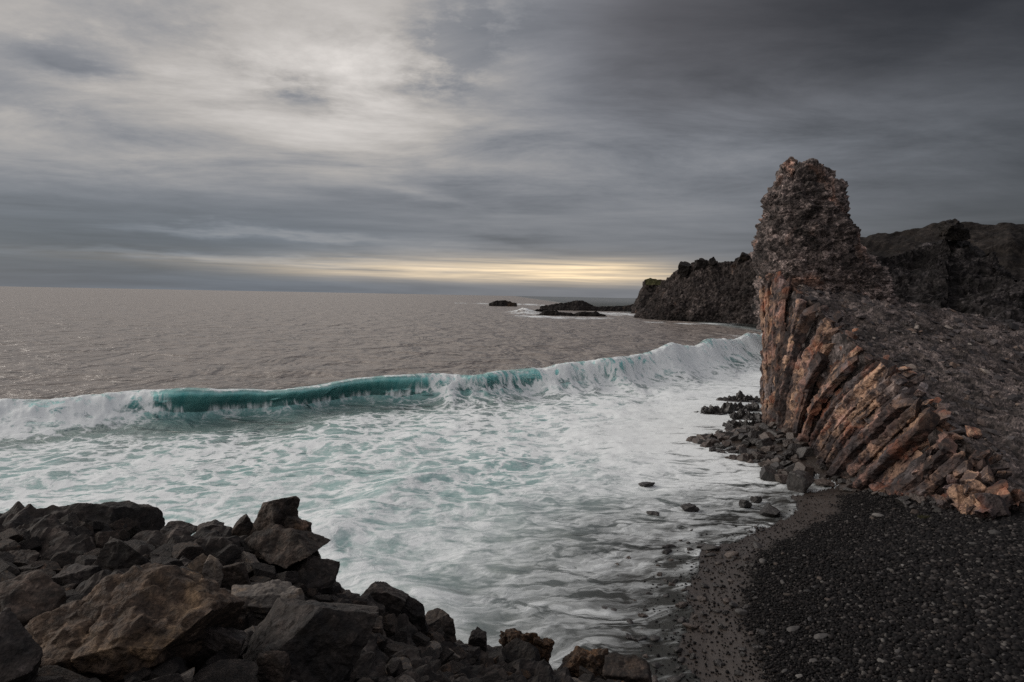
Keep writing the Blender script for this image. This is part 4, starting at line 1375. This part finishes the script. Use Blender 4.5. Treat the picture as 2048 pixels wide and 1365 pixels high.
# key boulders of the outcrop: px, py centre, width px, height px, D, material, depth factor, seed, kwargs, name, label, landmark
KEY = [
    (235, 1295, 335, 175, 4.55, 'ochre', 0.9, 11, dict(sub=6, rough=0.24, fine=0.05, bscale=0.45), 'huge tan and ochre boulder with pitted crust at the lower corner', 'the huge ochre boulder'),
    (340, 1215, 160, 100, 5.2, 'basalt_brown', 0.9, 12, dict(sub=5, round_=0.35), 'smooth dark brown dome of rock rising behind the huge ochre boulder', 'the brown dome'),
    (35, 1205, 130, 100, 5.0, 'basalt_brown', 0.9, 13, dict(sub=5, round_=0.3), 'brown weathered boulder cut by the frame edge beside the huge ochre boulder', 'the brown edge boulder'),
    (-5, 1340, 120, 160, 3.9, 'basalt', 0.9, 14, dict(sub=5), 'black boulder in the bottom corner, in front of the brown weathered boulder', 'the black corner boulder'),
    (610, 1300, 250, 170, 5.15, 'basalt', 0.8, 15, dict(sub=6, rough=0.15), 'big black boulder with a broad flat face and a peaked top', 'the flat faced boulder'),
    (190, 1066, 175, 95, 8.5, 'basalt', 0.9, 16, dict(sub=5), 'long flat topped dark ledge block on the seaward edge', 'the flat topped block'),
    (100, 1070, 85, 60, 8.3, 'basalt', 0.9, 17, dict(sub=5), 'dark wedge leaning against the flat topped ledge block', 'the dark wedge'),
    (548, 1044, 84, 92, 8.3, 'basalt_brown', 0.8, 58, dict(sub=5), 'brown peaked block, the highest point above the foam', 'the peaked block'),
    (592, 1062, 50, 54, 8.2, 'basalt_brown', 0.8, 19, dict(sub=5), 'smaller brown block pressed against the peaked block, sea side', 'the small twin block'),
    (568, 1100, 150, 62, 7.95, 'basalt_brown', 0.9, 20, dict(sub=5), 'wide brown slab directly under the peaked block', 'the brown slab'),
    (625, 1155, 95, 66, 7.8, 'basalt', 0.9, 21, dict(sub=5), 'dark cube shaped block under the wide brown slab', 'the cube shaped block'),
    (392, 1160, 62, 92, 6.7, 'pale', 0.6, 22, dict(sub=5), 'pale tan upright split rock leaning at the middle of the outcrop', 'the pale upright rock'),
    (425, 1165, 42, 76, 6.65, 'pale', 0.7, 23, dict(sub=5), 'narrow grey rock with chalky face standing beside the pale upright rock', 'the chalky rock'),
    (465, 1165, 66, 72, 6.7, 'basalt_brown', 0.7, 24, dict(sub=5), 'grey brown upright block behind the chalky narrow rock', 'the grey upright block'),
    (540, 1215, 150, 70, 6.1, 'pale', 0.7, 25, dict(sub=5, rough=0.2), 'cracked tan rock with a black square hole above the flat faced boulder', 'the cracked tan rock'),
    (487, 1066, 36, 56, 8.35, 'basalt_brown', 0.8, 26, dict(sub=5), 'curved brown horn of rock beside the peaked block', 'the brown horn'),
    (418, 1068, 56, 42, 8.45, 'basalt', 0.9, 27, dict(sub=5), 'pair of squared dark lumps on the seaward edge, landward of the flat topped block', 'the squared lumps'),
    (345, 1070, 70, 36, 8.5, 'basalt', 0.9, 28, dict(sub=5), 'low dark block on the seaward edge beside the flat topped ledge block', 'the low edge block'),
    (232, 1135, 90, 105, 6.7, 'basalt', 0.7, 29, dict(sub=5), 'tall dark leaning slab in the hollow below the flat topped block', 'the leaning slab'),
    (35, 1135, 62, 52, 6.9, 'basalt_brown', 0.8, 30, dict(sub=5), 'brown topped wedge in the black hollow near the frame edge', 'the hollow wedge'),
    (150, 1165, 80, 56, 6.1, 'basalt', 0.9, 31, dict(sub=5), 'angular black block in the gap above the huge ochre boulder', 'the gap block'),
    (760, 1213, 98, 62, 8.5, 'basalt', 0.9, 32, dict(sub=5), 'broad grey sided block halfway down the edge toward the beach', 'the broad edge block'),
    (824, 1240, 56, 72, 8.7, 'basalt', 0.8, 33, dict(sub=5), 'tall dark block next down the edge from the broad grey sided block', 'the tall edge block'),
    (878, 1262, 70, 56, 9.0, 'basalt_brown', 0.8, 34, dict(sub=5), 'brownish block below the tall dark edge block, above white foam', 'the brownish edge block'),
    (958, 1288, 36, 46, 9.5, 'basalt', 0.8, 35, dict(sub=5), 'small black spike at the water between brownish block and rusty crag', 'the black spike'),
    (1035, 1300, 66, 62, 10.3, 'rust', 0.8, 36, dict(sub=5, rough=0.35, fine=0.08), 'rough rust coloured crag of lava at the water edge', 'the rust crag'),
    (1085, 1302, 34, 54, 10.3, 'rust', 0.8, 37, dict(sub=5, rough=0.35, fine=0.08), 'small rust coloured tooth beside the rough rust crag', 'the rust tooth'),
    (1040, 1335, 90, 80, 9.4, 'basalt', 0.8, 38, dict(sub=5, rough=0.08), 'pointed smooth black boulder in front of the rough rust crag', 'the pointed boulder'),
    (1180, 1335, 100, 56, 10.0, 'rust', 0.8, 39, dict(sub=5, rough=0.35, fine=0.08), 'low crumbly rust lump between the pointed boulder and last brown boulder', 'the crumbly lump'),
    (1262, 1358, 100, 66, 9.8, 'basalt_brown', 0.8, 40, dict(sub=5, round_=0.4), 'rounded brown boulder, last of the outcrop before the open beach', 'the last brown boulder'),
    (545, 1345, 62, 66, 4.75, 'basalt_brown', 0.8, 41, dict(sub=5), 'small brown lit block tucked under the flat faced boulder', 'the tucked block'),
    (690, 1345, 100, 60, 6.0, 'basalt', 0.8, 42, dict(sub=5), 'black block at the frame bottom beside the flat faced boulder', 'the bottom black block'),
    (800, 1335, 96, 66, 7.4, 'basalt_brown', 0.8, 43, dict(sub=5), 'brown block with pale top at the frame bottom, below the tall edge block', 'the bottom brown block'),
    (735, 1265, 70, 50, 7.6, 'basalt_brown', 0.8, 44, dict(sub=5), 'brown angular block under the broad grey sided block', 'the brown angular block'),
    (430, 1300, 120, 90, 4.9, 'basalt', 0.8, 45, dict(sub=5), 'dark rough block between the huge ochre boulder and the flat faced boulder', 'the dark rough block'),
]


def build_key_boulders():
    for (px, py, w, h, D, mat, df, seed, kw, label, lm) in KEY:
        c = P(px, py, D)
        hw, hh = w / 2 * D / FPX, h / 2 * D / FPX
        v, f = rock_np(seed * 13 + 1, (hw * 1.05, hw * df, hh * 1.12), **{'nplanes': 4, 'rough': 0.14, 'fine': 0.02, 'bscale': 0.55, **kw})
        o = link('boulder', mesh_np('boulder', v, f, kw.get('round_', 0) > 0.2), M[mat], None, Vector(c) + Vector((0, hw * df * 0.35, 0)))
        tag(o, label, 'boulder', 'large blocks of the near outcrop')
        PLACED.append((c[0], c[1], hw * 0.8))
        LAND.append((lm, np.array(c)))


build_key_boulders()

SIZES = {1: 'largest', 2: 'second largest', 3: 'third largest', 4: 'fourth largest', 5: 'fifth largest', 6: 'sixth largest', 7: 'seventh largest', 8: 'eighth largest', 9: 'ninth largest', 10: 'tenth largest', 11: 'eleventh largest', 12: 'twelfth largest'}


def rank_labels(items, noun, lands, cat, group, prep='wedged beside'):
    """items: [(obj, loc, size, colour word)]. Labels by nearest landmark, colour and size rank."""
    buckets = {}
    for o, loc, s, colw in items:
        j = min(range(len(lands)), key=lambda k: np.linalg.norm(lands[k][1] - loc))
        buckets.setdefault((j, colw), []).append((s, o))
    for (j, colw), lst in buckets.items():
        lst.sort(key=lambda t: -t[0])
        for i, (s, o) in enumerate(lst):
            if len(lst) == 1:
                lab = f'lone small {colw} {noun} {prep} {lands[j][0]}'
            else:
                lab = f'{SIZES.get(i + 1, "very small")} {colw} {noun} {prep} {lands[j][0]}'
            tag(o, lab, cat, group)


def build_fill_rocks():
    r = np.random.default_rng(21)
    items = []
    tries = 0
    while len(items) < 285 and tries < 40000:
        tries += 1
        px, py = r.uniform(-20, 1290), r.uniform(1040, 1390)
        # reject above silhouette
        sx = np.array([s[0] for s in SIL])
        sy = np.array([s[1] for s in SIL])
        ysil = np.interp(px, sx, sy)
        if py < ysil - 2:
            continue
        # walk the ray to the outcrop
        d = ray(px, py)
        ts = np.linspace(2.5, 13, 220)
        pts = CAMP + d[None] * (ts / d[1])[:, None]
        hz = OUT_Z(pts[:, 0], pts[:, 1])
        hit = np.argmax(pts[:, 2] < hz)
        if pts[hit, 2] >= hz[hit]:
            continue
        c = pts[hit]
        if c[1] < 3.6:
            continue
        size = r.uniform(0.065, 0.17) * (1.25 if r.random() < 0.2 else 1.0)
        if px > 640:
            size *= 0.85
        if any((c[0] - a) ** 2 + (c[1] - b) ** 2 < (rr * 0.66 + size * 0.42) ** 2 for a, b, rr in PLACED):
            continue
        PLACED.append((c[0], c[1], size * 0.8))
        mat, colw = [('basalt', 'black'), ('basalt_brown', 'brown'), ('pale', 'pale grey')][r.choice(3, p=[0.58, 0.34, 0.08])]
        if px > 980 and r.random() < 0.4:
            mat, colw = 'rust', 'rusty'
        o = rock_obj('broken_rock', 'angular', int(r.integers(0, 10)), mat, c + np.array([0, 0, size * 0.15]),
                     (size * r.uniform(0.9, 1.35), size * r.uniform(0.8, 1.1), size * r.uniform(0.7, 1.15)), (r.uniform(-0.5, 0.5), r.uniform(-0.5, 0.5), r.uniform(0, 6.28)))
        items.append((o, c, size, colw))
    rank_labels(items, 'angular rock', LAND, 'rock', 'small broken rocks on the near outcrop')


build_fill_rocks()


# ------------------------------------------------------------------ rocks at the foot of the stack and in the wash
def build_shore_rocks():
    r = np.random.default_rng(33)
    lands = []
    # named ones: px, py(base), width px, height px, z, material, kind, label, landmark
    named = [
        (1597, 978, 44, 46, 0.05, 'wet', 'angular', 'large dark block standing in the foam tongue below the stack', 'the large dark block'),
        (1607, 950, 32, 28, 0.1, 'wet_brown', 'angular', 'brown block behind the large dark block, nearer the stack foot', 'the rear brown block'),
        (1540, 1030, 42, 26, 0.02, 'wet', 'angular', 'dark wedge shaped stone with a pale side where foam meets shingle', 'the wedge stone'),
        (1492, 1014, 26, 18, 0.0, 'wet', 'lumpy', 'dark rounded stone in foam seaward of the wedge shaped stone', 'the rounded stone'),
        (1512, 1004, 22, 14, 0.0, 'wet', 'lumpy', 'small black stone just behind the wedge shaped stone', 'the small black stone'),
        (1377, 1022, 30, 17, 0.0, 'wet', 'lumpy', 'round black stone alone in white foam far from the beach', 'the lone foam stone'),
        (1306, 1031, 30, 11, -0.03, 'wet', 'lumpy', 'low grey stone half sunk in foam, farthest from the shingle', 'the sunken stone'),
        (1290, 972, 34, 10, -0.03, 'wet', 'lumpy', 'dark stone awash in the foam streaks off the boulder apron', 'the awash stone'),
        (1535, 955, 36, 24, 0.05, 'wet', 'angular', 'dark jumbled block at the tip of the boulder apron', 'the apron tip block'),
        (1560, 962, 36, 20, 0.0, 'wet_brown', 'angular', 'flat brown slab between the apron tip and the large dark block', 'the flat brown slab'),
        (1650, 972, 46, 14, 0.02, 'wet_brown', 'lumpy', 'flat grey brown slab lying in the foam pool under the columns', 'the pool slab'),
        (1520, 1238, 20, 14, 0.15, 'wet', 'cobble', 'dark cobble on wet sand, seaward of a paler cobble', 'the dark wet cobble'),
    ]
    for i, (px, py, w, h, z, mat, kind, label, lm) in enumerate(named):
        c = G(px, py, z)
        k = c[1] / FPX
        o = rock_obj('shore_rock', kind, 3 + i % 5, mat, c + np.array([0, 0, h * k * 0.28]), (w / 2 * k * 1.1, w / 2 * k, h / 2 * k * 1.5), (r.uniform(-0.2, 0.2), r.uniform(-0.2, 0.2), r.uniform(0, 6)))
        tag(o, label, 'rock', 'single rocks along the waterline')
        lands.append((lm, c))
    # ledges in the surf off the stack
    for i, (px0, px1, py, lab) in enumerate(((1402, 1470, 828, 'long low black ledge reaching farthest into the surf off the stack'), (1455, 1520, 822, 'black ledge between the far ledge and the stack wall'), (1450, 1525, 802, 'rearmost black ledge close against the stack wall'),
                                             (1462, 1520, 838, 'thin broken black ledge just in front of the long low ledge'), (1455, 1540, 855, 'wide black ledge of small rocks before the boulder apron'))):
        a, b = G(px0, py, 0), G(px1, py, 0)
        c = (a + b) / 2
        hw = np.linalg.norm(b - a) / 2
        v, f = rock_np(640 + i, (hw * 1.1, 0.55, 0.30), 5, 10, 0.75, 0.12, bscale=0.5)
        o = link('surf_ledge', mesh_np('surf_ledge', v, f, False), M['wet'], None, Vector(c) + Vector((0, 0, 0.05)))
        o.rotation_euler = (0, 0, r.uniform(-0.15, 0.15))
        tag(o, lab, 'rock ledge', 'rock ledges in the surf')
        lands.append((['the long low ledge', 'the middle ledge', 'the rearmost ledge', 'the thin broken ledge', 'the wide ledge'][i], c))
    # apron of boulders
    aland = lands[:2] + [lands[8], lands[9]] + lands[-5:]
    for t in (0.5, 1.2, 2.0, 3.0, 4.2, 5.4, 6.6, 7.8, 9.0):
        k = int(t)
        p = CB[k] * (1 - t + k) + CB[k + 1] * (t - k)
        aland.append((['the upright seaward columns', 'the first bent columns', 'the steep columns', 'the red stained columns', 'the leaning columns', 'the tan slanting columns', 'the long slanting columns', 'the grey slanting columns', 'the broken near columns'][[0.5, 1.2, 2.0, 3.0, 4.2, 5.4, 6.6, 7.8, 9.0].index(t)], p))
    items = []
    tries = 0
    placed = []
    while len(items) < 190 and tries < 20000:
        tries += 1
        y = r.uniform(18.0, 36)
        x = r.uniform(7.5, 13.2)
        d = float(shore_dist(np.array([x]), np.array([y]))[0])
        wallx = float(np.interp(y, CB[::-1, 1], CB[::-1, 0])) + 0.2
        if x > wallx or d < -0.7:
            continue
        if y < 24.6 and x < wallx - 0.9:
            continue
        s = r.uniform(0.14, 0.32) if y > 25 else r.uniform(0.08, 0.2)
        if any((x - a) ** 2 + (y - b) ** 2 < (0.62 * (s + q)) ** 2 for a, b, q in placed):
            continue
        placed.append((x, y, s))
        z = float(beach_z(np.array([x]), np.array([y]), False)[0])
        mat, colw = [('wet', 'black'), ('wet_brown', 'brown')][r.choice(2, p=[0.55, 0.45])]
        c = np.array([x, y, z + s * 0.25])
        o = rock_obj('apron_rock', 'angular' if r.random() < 0.6 else 'lumpy', int(r.integers(0, 8)), mat, c, (s * r.uniform(0.9, 1.3), s * r.uniform(0.8, 1.1), s * r.uniform(0.7, 1.0)), (r.uniform(-0.5, 0.5), r.uniform(-0.5, 0.5), r.uniform(0, 6.28)))
        items.append((o, c, s, colw))
    rank_labels(items, 'rock', aland, 'rock', 'rocks heaped at the foot of the stack', 'at the foot of')
    # cobbles in the swash
    r = np.random.default_rng(34)
    wl = []
    marks = [(1330, 1075, 'the narrow head of the wash'), (1400, 1085, 'the upper wash'), (1480, 1065, 'the thin foam below the wedge stone'), (1370, 1140, 'the foam edge of the upper wash'), (1460, 1130, 'the upper wet sand'), (1380, 1200, 'the middle wash'), (1450, 1190, 'the middle wet sand'),
             (1500, 1215, 'the dry shingle edge'), (1350, 1260, 'the lower wash'), (1440, 1265, 'the lower wet sand'), (1500, 1290, 'the lower shingle edge'), (1380, 1320, 'the wash below the wet sand'), (1460, 1340, 'the wet sand at the frame bottom'), (1200, 1290, 'the wash off the rust crag')]
    for px, py, nm in marks:
        wl.append((nm, G(px, py, 0.05)))
    items = []
    tries = 0
    placed = []
    while len(items) < 125 and tries < 8000:
        tries += 1
        px, py = r.uniform(1170, 1530), r.uniform(1050, 1360)
        c = G(px, py, 0.1)
        d = float(shore_dist(c[:1], c[1:2])[0])
        if d < -1.5 or d > 1.9:
            continue
        if d < -0.6 and r.random() < 0.6:
            continue
        s = r.uniform(0.035, 0.085) * (1.7 if r.random() < 0.12 else 1)
        if any((c[0] - a) ** 2 + (c[1] - b) ** 2 < (1.0 * (s + q)) ** 2 for a, b, q in placed):
            continue
        placed.append((c[0], c[1], s))
        c[2] = float(beach_z(c[:1], c[1:2])[0]) + s * 0.25
        mat, colw = [('wet', 'black'), ('wet_brown', 'brown')][r.choice(2, p=[0.65, 0.35])]
        o = rock_obj('cobble', 'cobble' if r.random() < 0.5 else 'lumpy', int(r.integers(0, 8)), mat, c, (s * r.uniform(1.0, 1.5), s, s * r.uniform(0.8, 1.2)), (r.uniform(-0.3, 0.3), r.uniform(-0.3, 0.3), r.uniform(0, 6.28)))
        items.append((o, c, s, colw))
    rank_labels(items, 'cobble', wl, 'cobble', 'cobbles in the wash and on the wet sand', 'lying in' if False else 'lying at')


build_shore_rocks()


# ------------------------------------------------------------------ shingle
def stone_material():
    m, nt, out = new_mat('beach_pebble')
    geo = nt.new('ShaderNodeNewGeometry')
    rnd = geo.outputs['Random Per Island']
    pos = geo.outputs['Position']
    n = nt.noise(pos, 30, 4, 0.6)
    ramp = nt.new('ShaderNodeValToRGB')
    e = ramp.color_ramp.elements
    e[0].position, e[0].color = 0.0, (0.0045, 0.004, 0.0045, 1)
    e[1].position, e[1].color = 1.0, (0.10, 0.093, 0.087, 1)
    for p_, c_ in ((0.45, (0.006, 0.0055, 0.006, 1)), (0.75, (0.013, 0.0115, 0.012, 1)), (0.88, (0.026, 0.022, 0.021, 1)), (0.96, (0.055, 0.050, 0.049, 1))):
        el = e.new(p_)
        el.color = c_
    nt.put(ramp.inputs[0], rnd)
    col = nt.vm('SCALE', ramp.outputs[0], s=nt.lin(0.25, 0.75, 0.75, 1.25, n))
    nt.L.new(nt.bsdf(col, 0.7, nt.bump(n, 0.3, 0.01), 0.14), out.inputs[0])
    return m


M['pebble'] = stone_material()
M['stone_grey'] = rock_material('grey_beach_stone', (0.036, 0.034, 0.034), (0.085, 0.079, 0.076), None, bscale=3, bump=0.25, rough=0.7)
M['stone_brown'] = rock_material('brown_beach_stone', (0.032, 0.025, 0.021), (0.080, 0.061, 0.050), None, bscale=3, bump=0.25, rough=0.7)
M['stone_pale'] = rock_material('pale_beach_stone', (0.085, 0.080, 0.076), (0.17, 0.16, 0.15), None, bscale=3, bump=0.2, rough=0.7)
M['stone_black'] = rock_material('black_beach_stone', (0.018, 0.017, 0.018), (0.045, 0.042, 0.042), None, bscale=3, bump=0.25, rough=0.6)


def build_shingle():
    r = np.random.default_rng(55)
    # candidate positions, denser nearer the camera so that the size in the picture stays even
    N = 60000
    px = r.uniform(1240, 2120, N * 2)
    py = r.uniform(955, 1420, N * 2)
    pts = np.array([G(a, b, 0.7) for a, b in zip(px, py)])
    X, Y = pts[:, 0], pts[:, 1]
    keep = r.random(len(X)) < np.clip((Y / 17.0) ** 1.2, 0.12, 1)
    X, Y = X[keep], Y[keep]
    d = shore_dist(X, Y)
    pr = np.where(d > 1.7 + 0.35 * np.sin(X * 5 + Y * 3) * r.random(len(X)), 1.0, np.where(d > 0.2, 0.16, 0.05))
    wallx = np.interp(Y, CB[::-1, 1], CB[::-1, 0]) + 0.4
    keep = (r.random(len(X)) < pr) & (d > -0.6) & (X < wallx)
    X, Y, d = X[keep][:46000], Y[keep][:46000], d[keep][:46000]
    n = len(X)
    Z = beach_z(X, Y)
    base, f = ICO[1]
    s = np.exp(r.normal(-3.72, 0.42, n))
    s = np.clip(s, 0.010, 0.060)
    band = sstep(1.2, 6.0, d + 0.5 * fbm(np.stack([X, Y, 0 * X], 1), 1.5, 3, 66))
    s = np.clip(s * (0.62 + 0.62 * band), 0.008, 0.06)
    flat = r.uniform(0.45, 0.8, n)
    el = r.uniform(0.75, 1.0, n)
    a = r.uniform(0, 6.28, n)
    tilt = r.normal(0, 0.3, n)
    V = base[None] * (1 + r.uniform(-0.16, 0.16, (n, len(base), 1)))
    V = V * np.stack([s, s * el, s * flat], 1)[:, None]
    ct, st = np.cos(tilt)[:, None], np.sin(tilt)[:, None]
    V = np.stack([V[..., 0] * ct - V[..., 2] * st, V[..., 1], V[..., 0] * st + V[..., 2] * ct], -1)
    ca, sa = np.cos(a)[:, None], np.sin(a)[:, None]
    V = np.stack([V[..., 0] * ca - V[..., 1] * sa, V[..., 0] * sa + V[..., 1] * ca, V[..., 2]], -1)
    V += np.stack([X, Y, Z + s * flat * 0.35 + r.uniform(0, 0.012, n)], 1)[:, None]
    F = (f[None] + (np.arange(n) * len(base))[:, None, None]).reshape(-1, 3)
    o = link('gravel', mesh_np('gravel', V.reshape(-1, 3), F, True), M['pebble'])
    tag(o, 'loose black gravel and small pebbles covering the beach', 'gravel', kind='stuff')
    # larger stones one can pick out
    named = [(1587, 1261, 17, 'grey', 'large smooth grey stone alone on dark fine shingle below the wet sand edge'), (1643, 1276, 18, 'grey', 'broad grey flat stone beside the large smooth grey stone'), (1485, 1228, 16, 'grey', 'oval grey stone on the edge of wet sand and dry shingle'),
             (1525, 1124, 12, 'pale', 'pale stone at the edge of the wet sand, high on the beach'), (1757, 1035, 13, 'pale', 'pale stone halfway between the foam and the moss tuft'), (1745, 1039, 9, 'brown', 'small brown stone touching the pale stone near the moss tuft'),
             (1616, 1258, 9, 'brown', 'small tan stone between the two large grey stones'), (1540, 1298, 9, 'brown', 'rust tinted stone on dark fine shingle near the frame bottom'), (1956, 1041, 9, 'pale', 'small bright stone on shingle near the foot of the near columns'),
             (1830, 1028, 14, 'brown', 'flat brown stone beside the moss tuft under the columns'), (1944, 1091, 11, 'grey', 'grey stone in the middle of the upper beach'), (1990, 1070, 15, 'grey', 'light grey flat stone high on the beach near the frame edge'),
             (1640, 1160, 9, 'brown', 'reddish stone in the middle of the dark shingle'), (1576, 1191, 10, 'brown', 'brown stone on dark shingle inland of the wet sand'), (1658, 1202, 10, 'brown', 'brown oval stone below the reddish stone')]
    for px_, py_, w, c_, lab in named:
        c = G(px_, py_, 0.5)
        for _ in range(6):
            c = G(px_, py_, float(beach_z(c[:1], c[1:2])[0]))
        k = w * 1.15 / 2 * c[1] / FPX
        o = rock_obj('beach_stone', 'cobble', r.integers(0, 8), 'stone_' + c_, c + np.array([0, 0, k * 0.3]), (k * 1.25, k, k), (0.1, 0.1, r.uniform(0, 6)))
        tag(o, lab, 'stone', 'larger stones on the shingle')
    marks = []
    for px_, nm in ((1560, 'the wet sand'), (1680, 'the dark fine shingle'), (1800, 'the middle of the shingle'), (1910, 'the coarse shingle'), (2010, 'the frame side')):
        for py_, row in ((1050, 'just under the columns'), (1120, 'high on the beach'), (1190, 'midway down the beach'), (1260, 'low on the beach'), (1335, 'at the frame bottom')):
            marks.append((nm + ', ' + row, G(px_, py_, 0.8)))
    items = []
    placed = []
    tries = 0
    while len(items) < 150 and tries < 6000:
        tries += 1
        px_, py_ = (r.uniform(1520, 2040), r.uniform(1010, 1360)) if r.random() < 0.55 else (r.uniform(1760, 2045), r.uniform(1080, 1360))
        c = G(px_, py_, 0.8)
        for _ in range(6):
            c = G(px_, py_, float(beach_z(c[:1], c[1:2])[0]))
        if shore_dist(c[:1], c[1:2])[0] < 1.8 or c[0] > np.interp(c[1], CB[::-1, 1], CB[::-1, 0]) - 0.1:
            continue
        s = r.uniform(0.028, 0.052)
        if any((c[0] - a_) ** 2 + (c[1] - b_) ** 2 < 0.02 for a_, b_ in placed):
            continue
        placed.append((c[0], c[1]))
        c_, colw = [('grey', 'grey'), ('brown', 'brown'), ('pale', 'pale'), ('black', 'black')][r.choice(4, p=[0.42, 0.22, 0.06, 0.30])]
        o = rock_obj('beach_stone', 'cobble', int(r.integers(0, 8)), 'stone_' + c_, c + np.array([0, 0, s * 0.35]), (s * r.uniform(1.0, 1.4), s, s * r.uniform(0.8, 1.1)), (r.uniform(-0.3, 0.3), r.uniform(-0.3, 0.3), r.uniform(0, 6)))
        items.append((o, c, s, colw))
    rank_labels(items, 'stone', marks, 'stone', 'larger stones on the shingle', 'on')
    # moss tuft
    c = G(1853, 1037, 0.6)
    for _ in range(6):
        c = G(1853, 1037, float(beach_z(c[:1], c[1:2])[0]))
    root = empty('moss_tuft', Vector(c))
    tag(root, 'small olive tuft of moss growing in the shingle under the columns', 'plant')
    nb = 260
    ang = r.uniform(0, 6.28, nb)
    rad = np.sqrt(r.random(nb)) * np.array(0.17)
    bx, by = rad * np.cos(ang) * 1.3, rad * np.sin(ang) * 0.8
    hgt = r.uniform(0.03, 0.09, nb)
    lean = r.normal(0, 0.03, (nb, 2))
    V, F = [], []
    for i in range(nb):
        w = 0.008
        ca, sa = math.cos(ang[i] * 3), math.sin(ang[i] * 3)
        b0 = np.array([bx[i], by[i], -0.01])
        tip = b0 + [lean[i, 0], lean[i, 1], hgt[i]]
        V += [b0 + [w * ca, w * sa, 0], b0 - [w * ca, w * sa, 0], tip]
        F.append((3 * i, 3 * i + 1, 3 * i + 2))
    link('leaves', mesh_np('moss_leaves', np.array(V), np.array(F), False), M['moss'], root)


build_shingle()

# ------------------------------------------------------------------ camera, render settings
cd = bpy.data.cameras.new('camera')
cd.sensor_width = 36
cd.lens = FPX / 2048 * 36
cd.clip_start = 0.1
cd.clip_end = 200000
co = link('camera', cd)
ca, sa = math.cos(ROLL), math.sin(ROLL)
Xc = RT * ca + UP * sa
Yc = -RT * sa + UP * ca
Zc = -FW
mw = Matrix.Identity(4)
for i in range(3):
    mw[i][0], mw[i][1], mw[i][2], mw[i][3] = Xc[i], Yc[i], Zc[i], CAMP[i]
co.matrix_world = mw
scene.camera = co
scene.render.resolution_x, scene.render.resolution_y = 1024, 682
scene.view_settings.view_transform = 'Standard'
scene.view_settings.look = 'None'
scene.view_settings.gamma = 1
scene.view_settings.exposure = 0
cy = scene.cycles
cy.use_denoising = False
cy.use_adaptive_sampling = False
cy.max_bounces = 6
cy.diffuse_bounces = 2
cy.glossy_bounces = 3
cy.transparent_max_bounces = 8
cy.caustics_reflective = False
cy.caustics_refractive = False
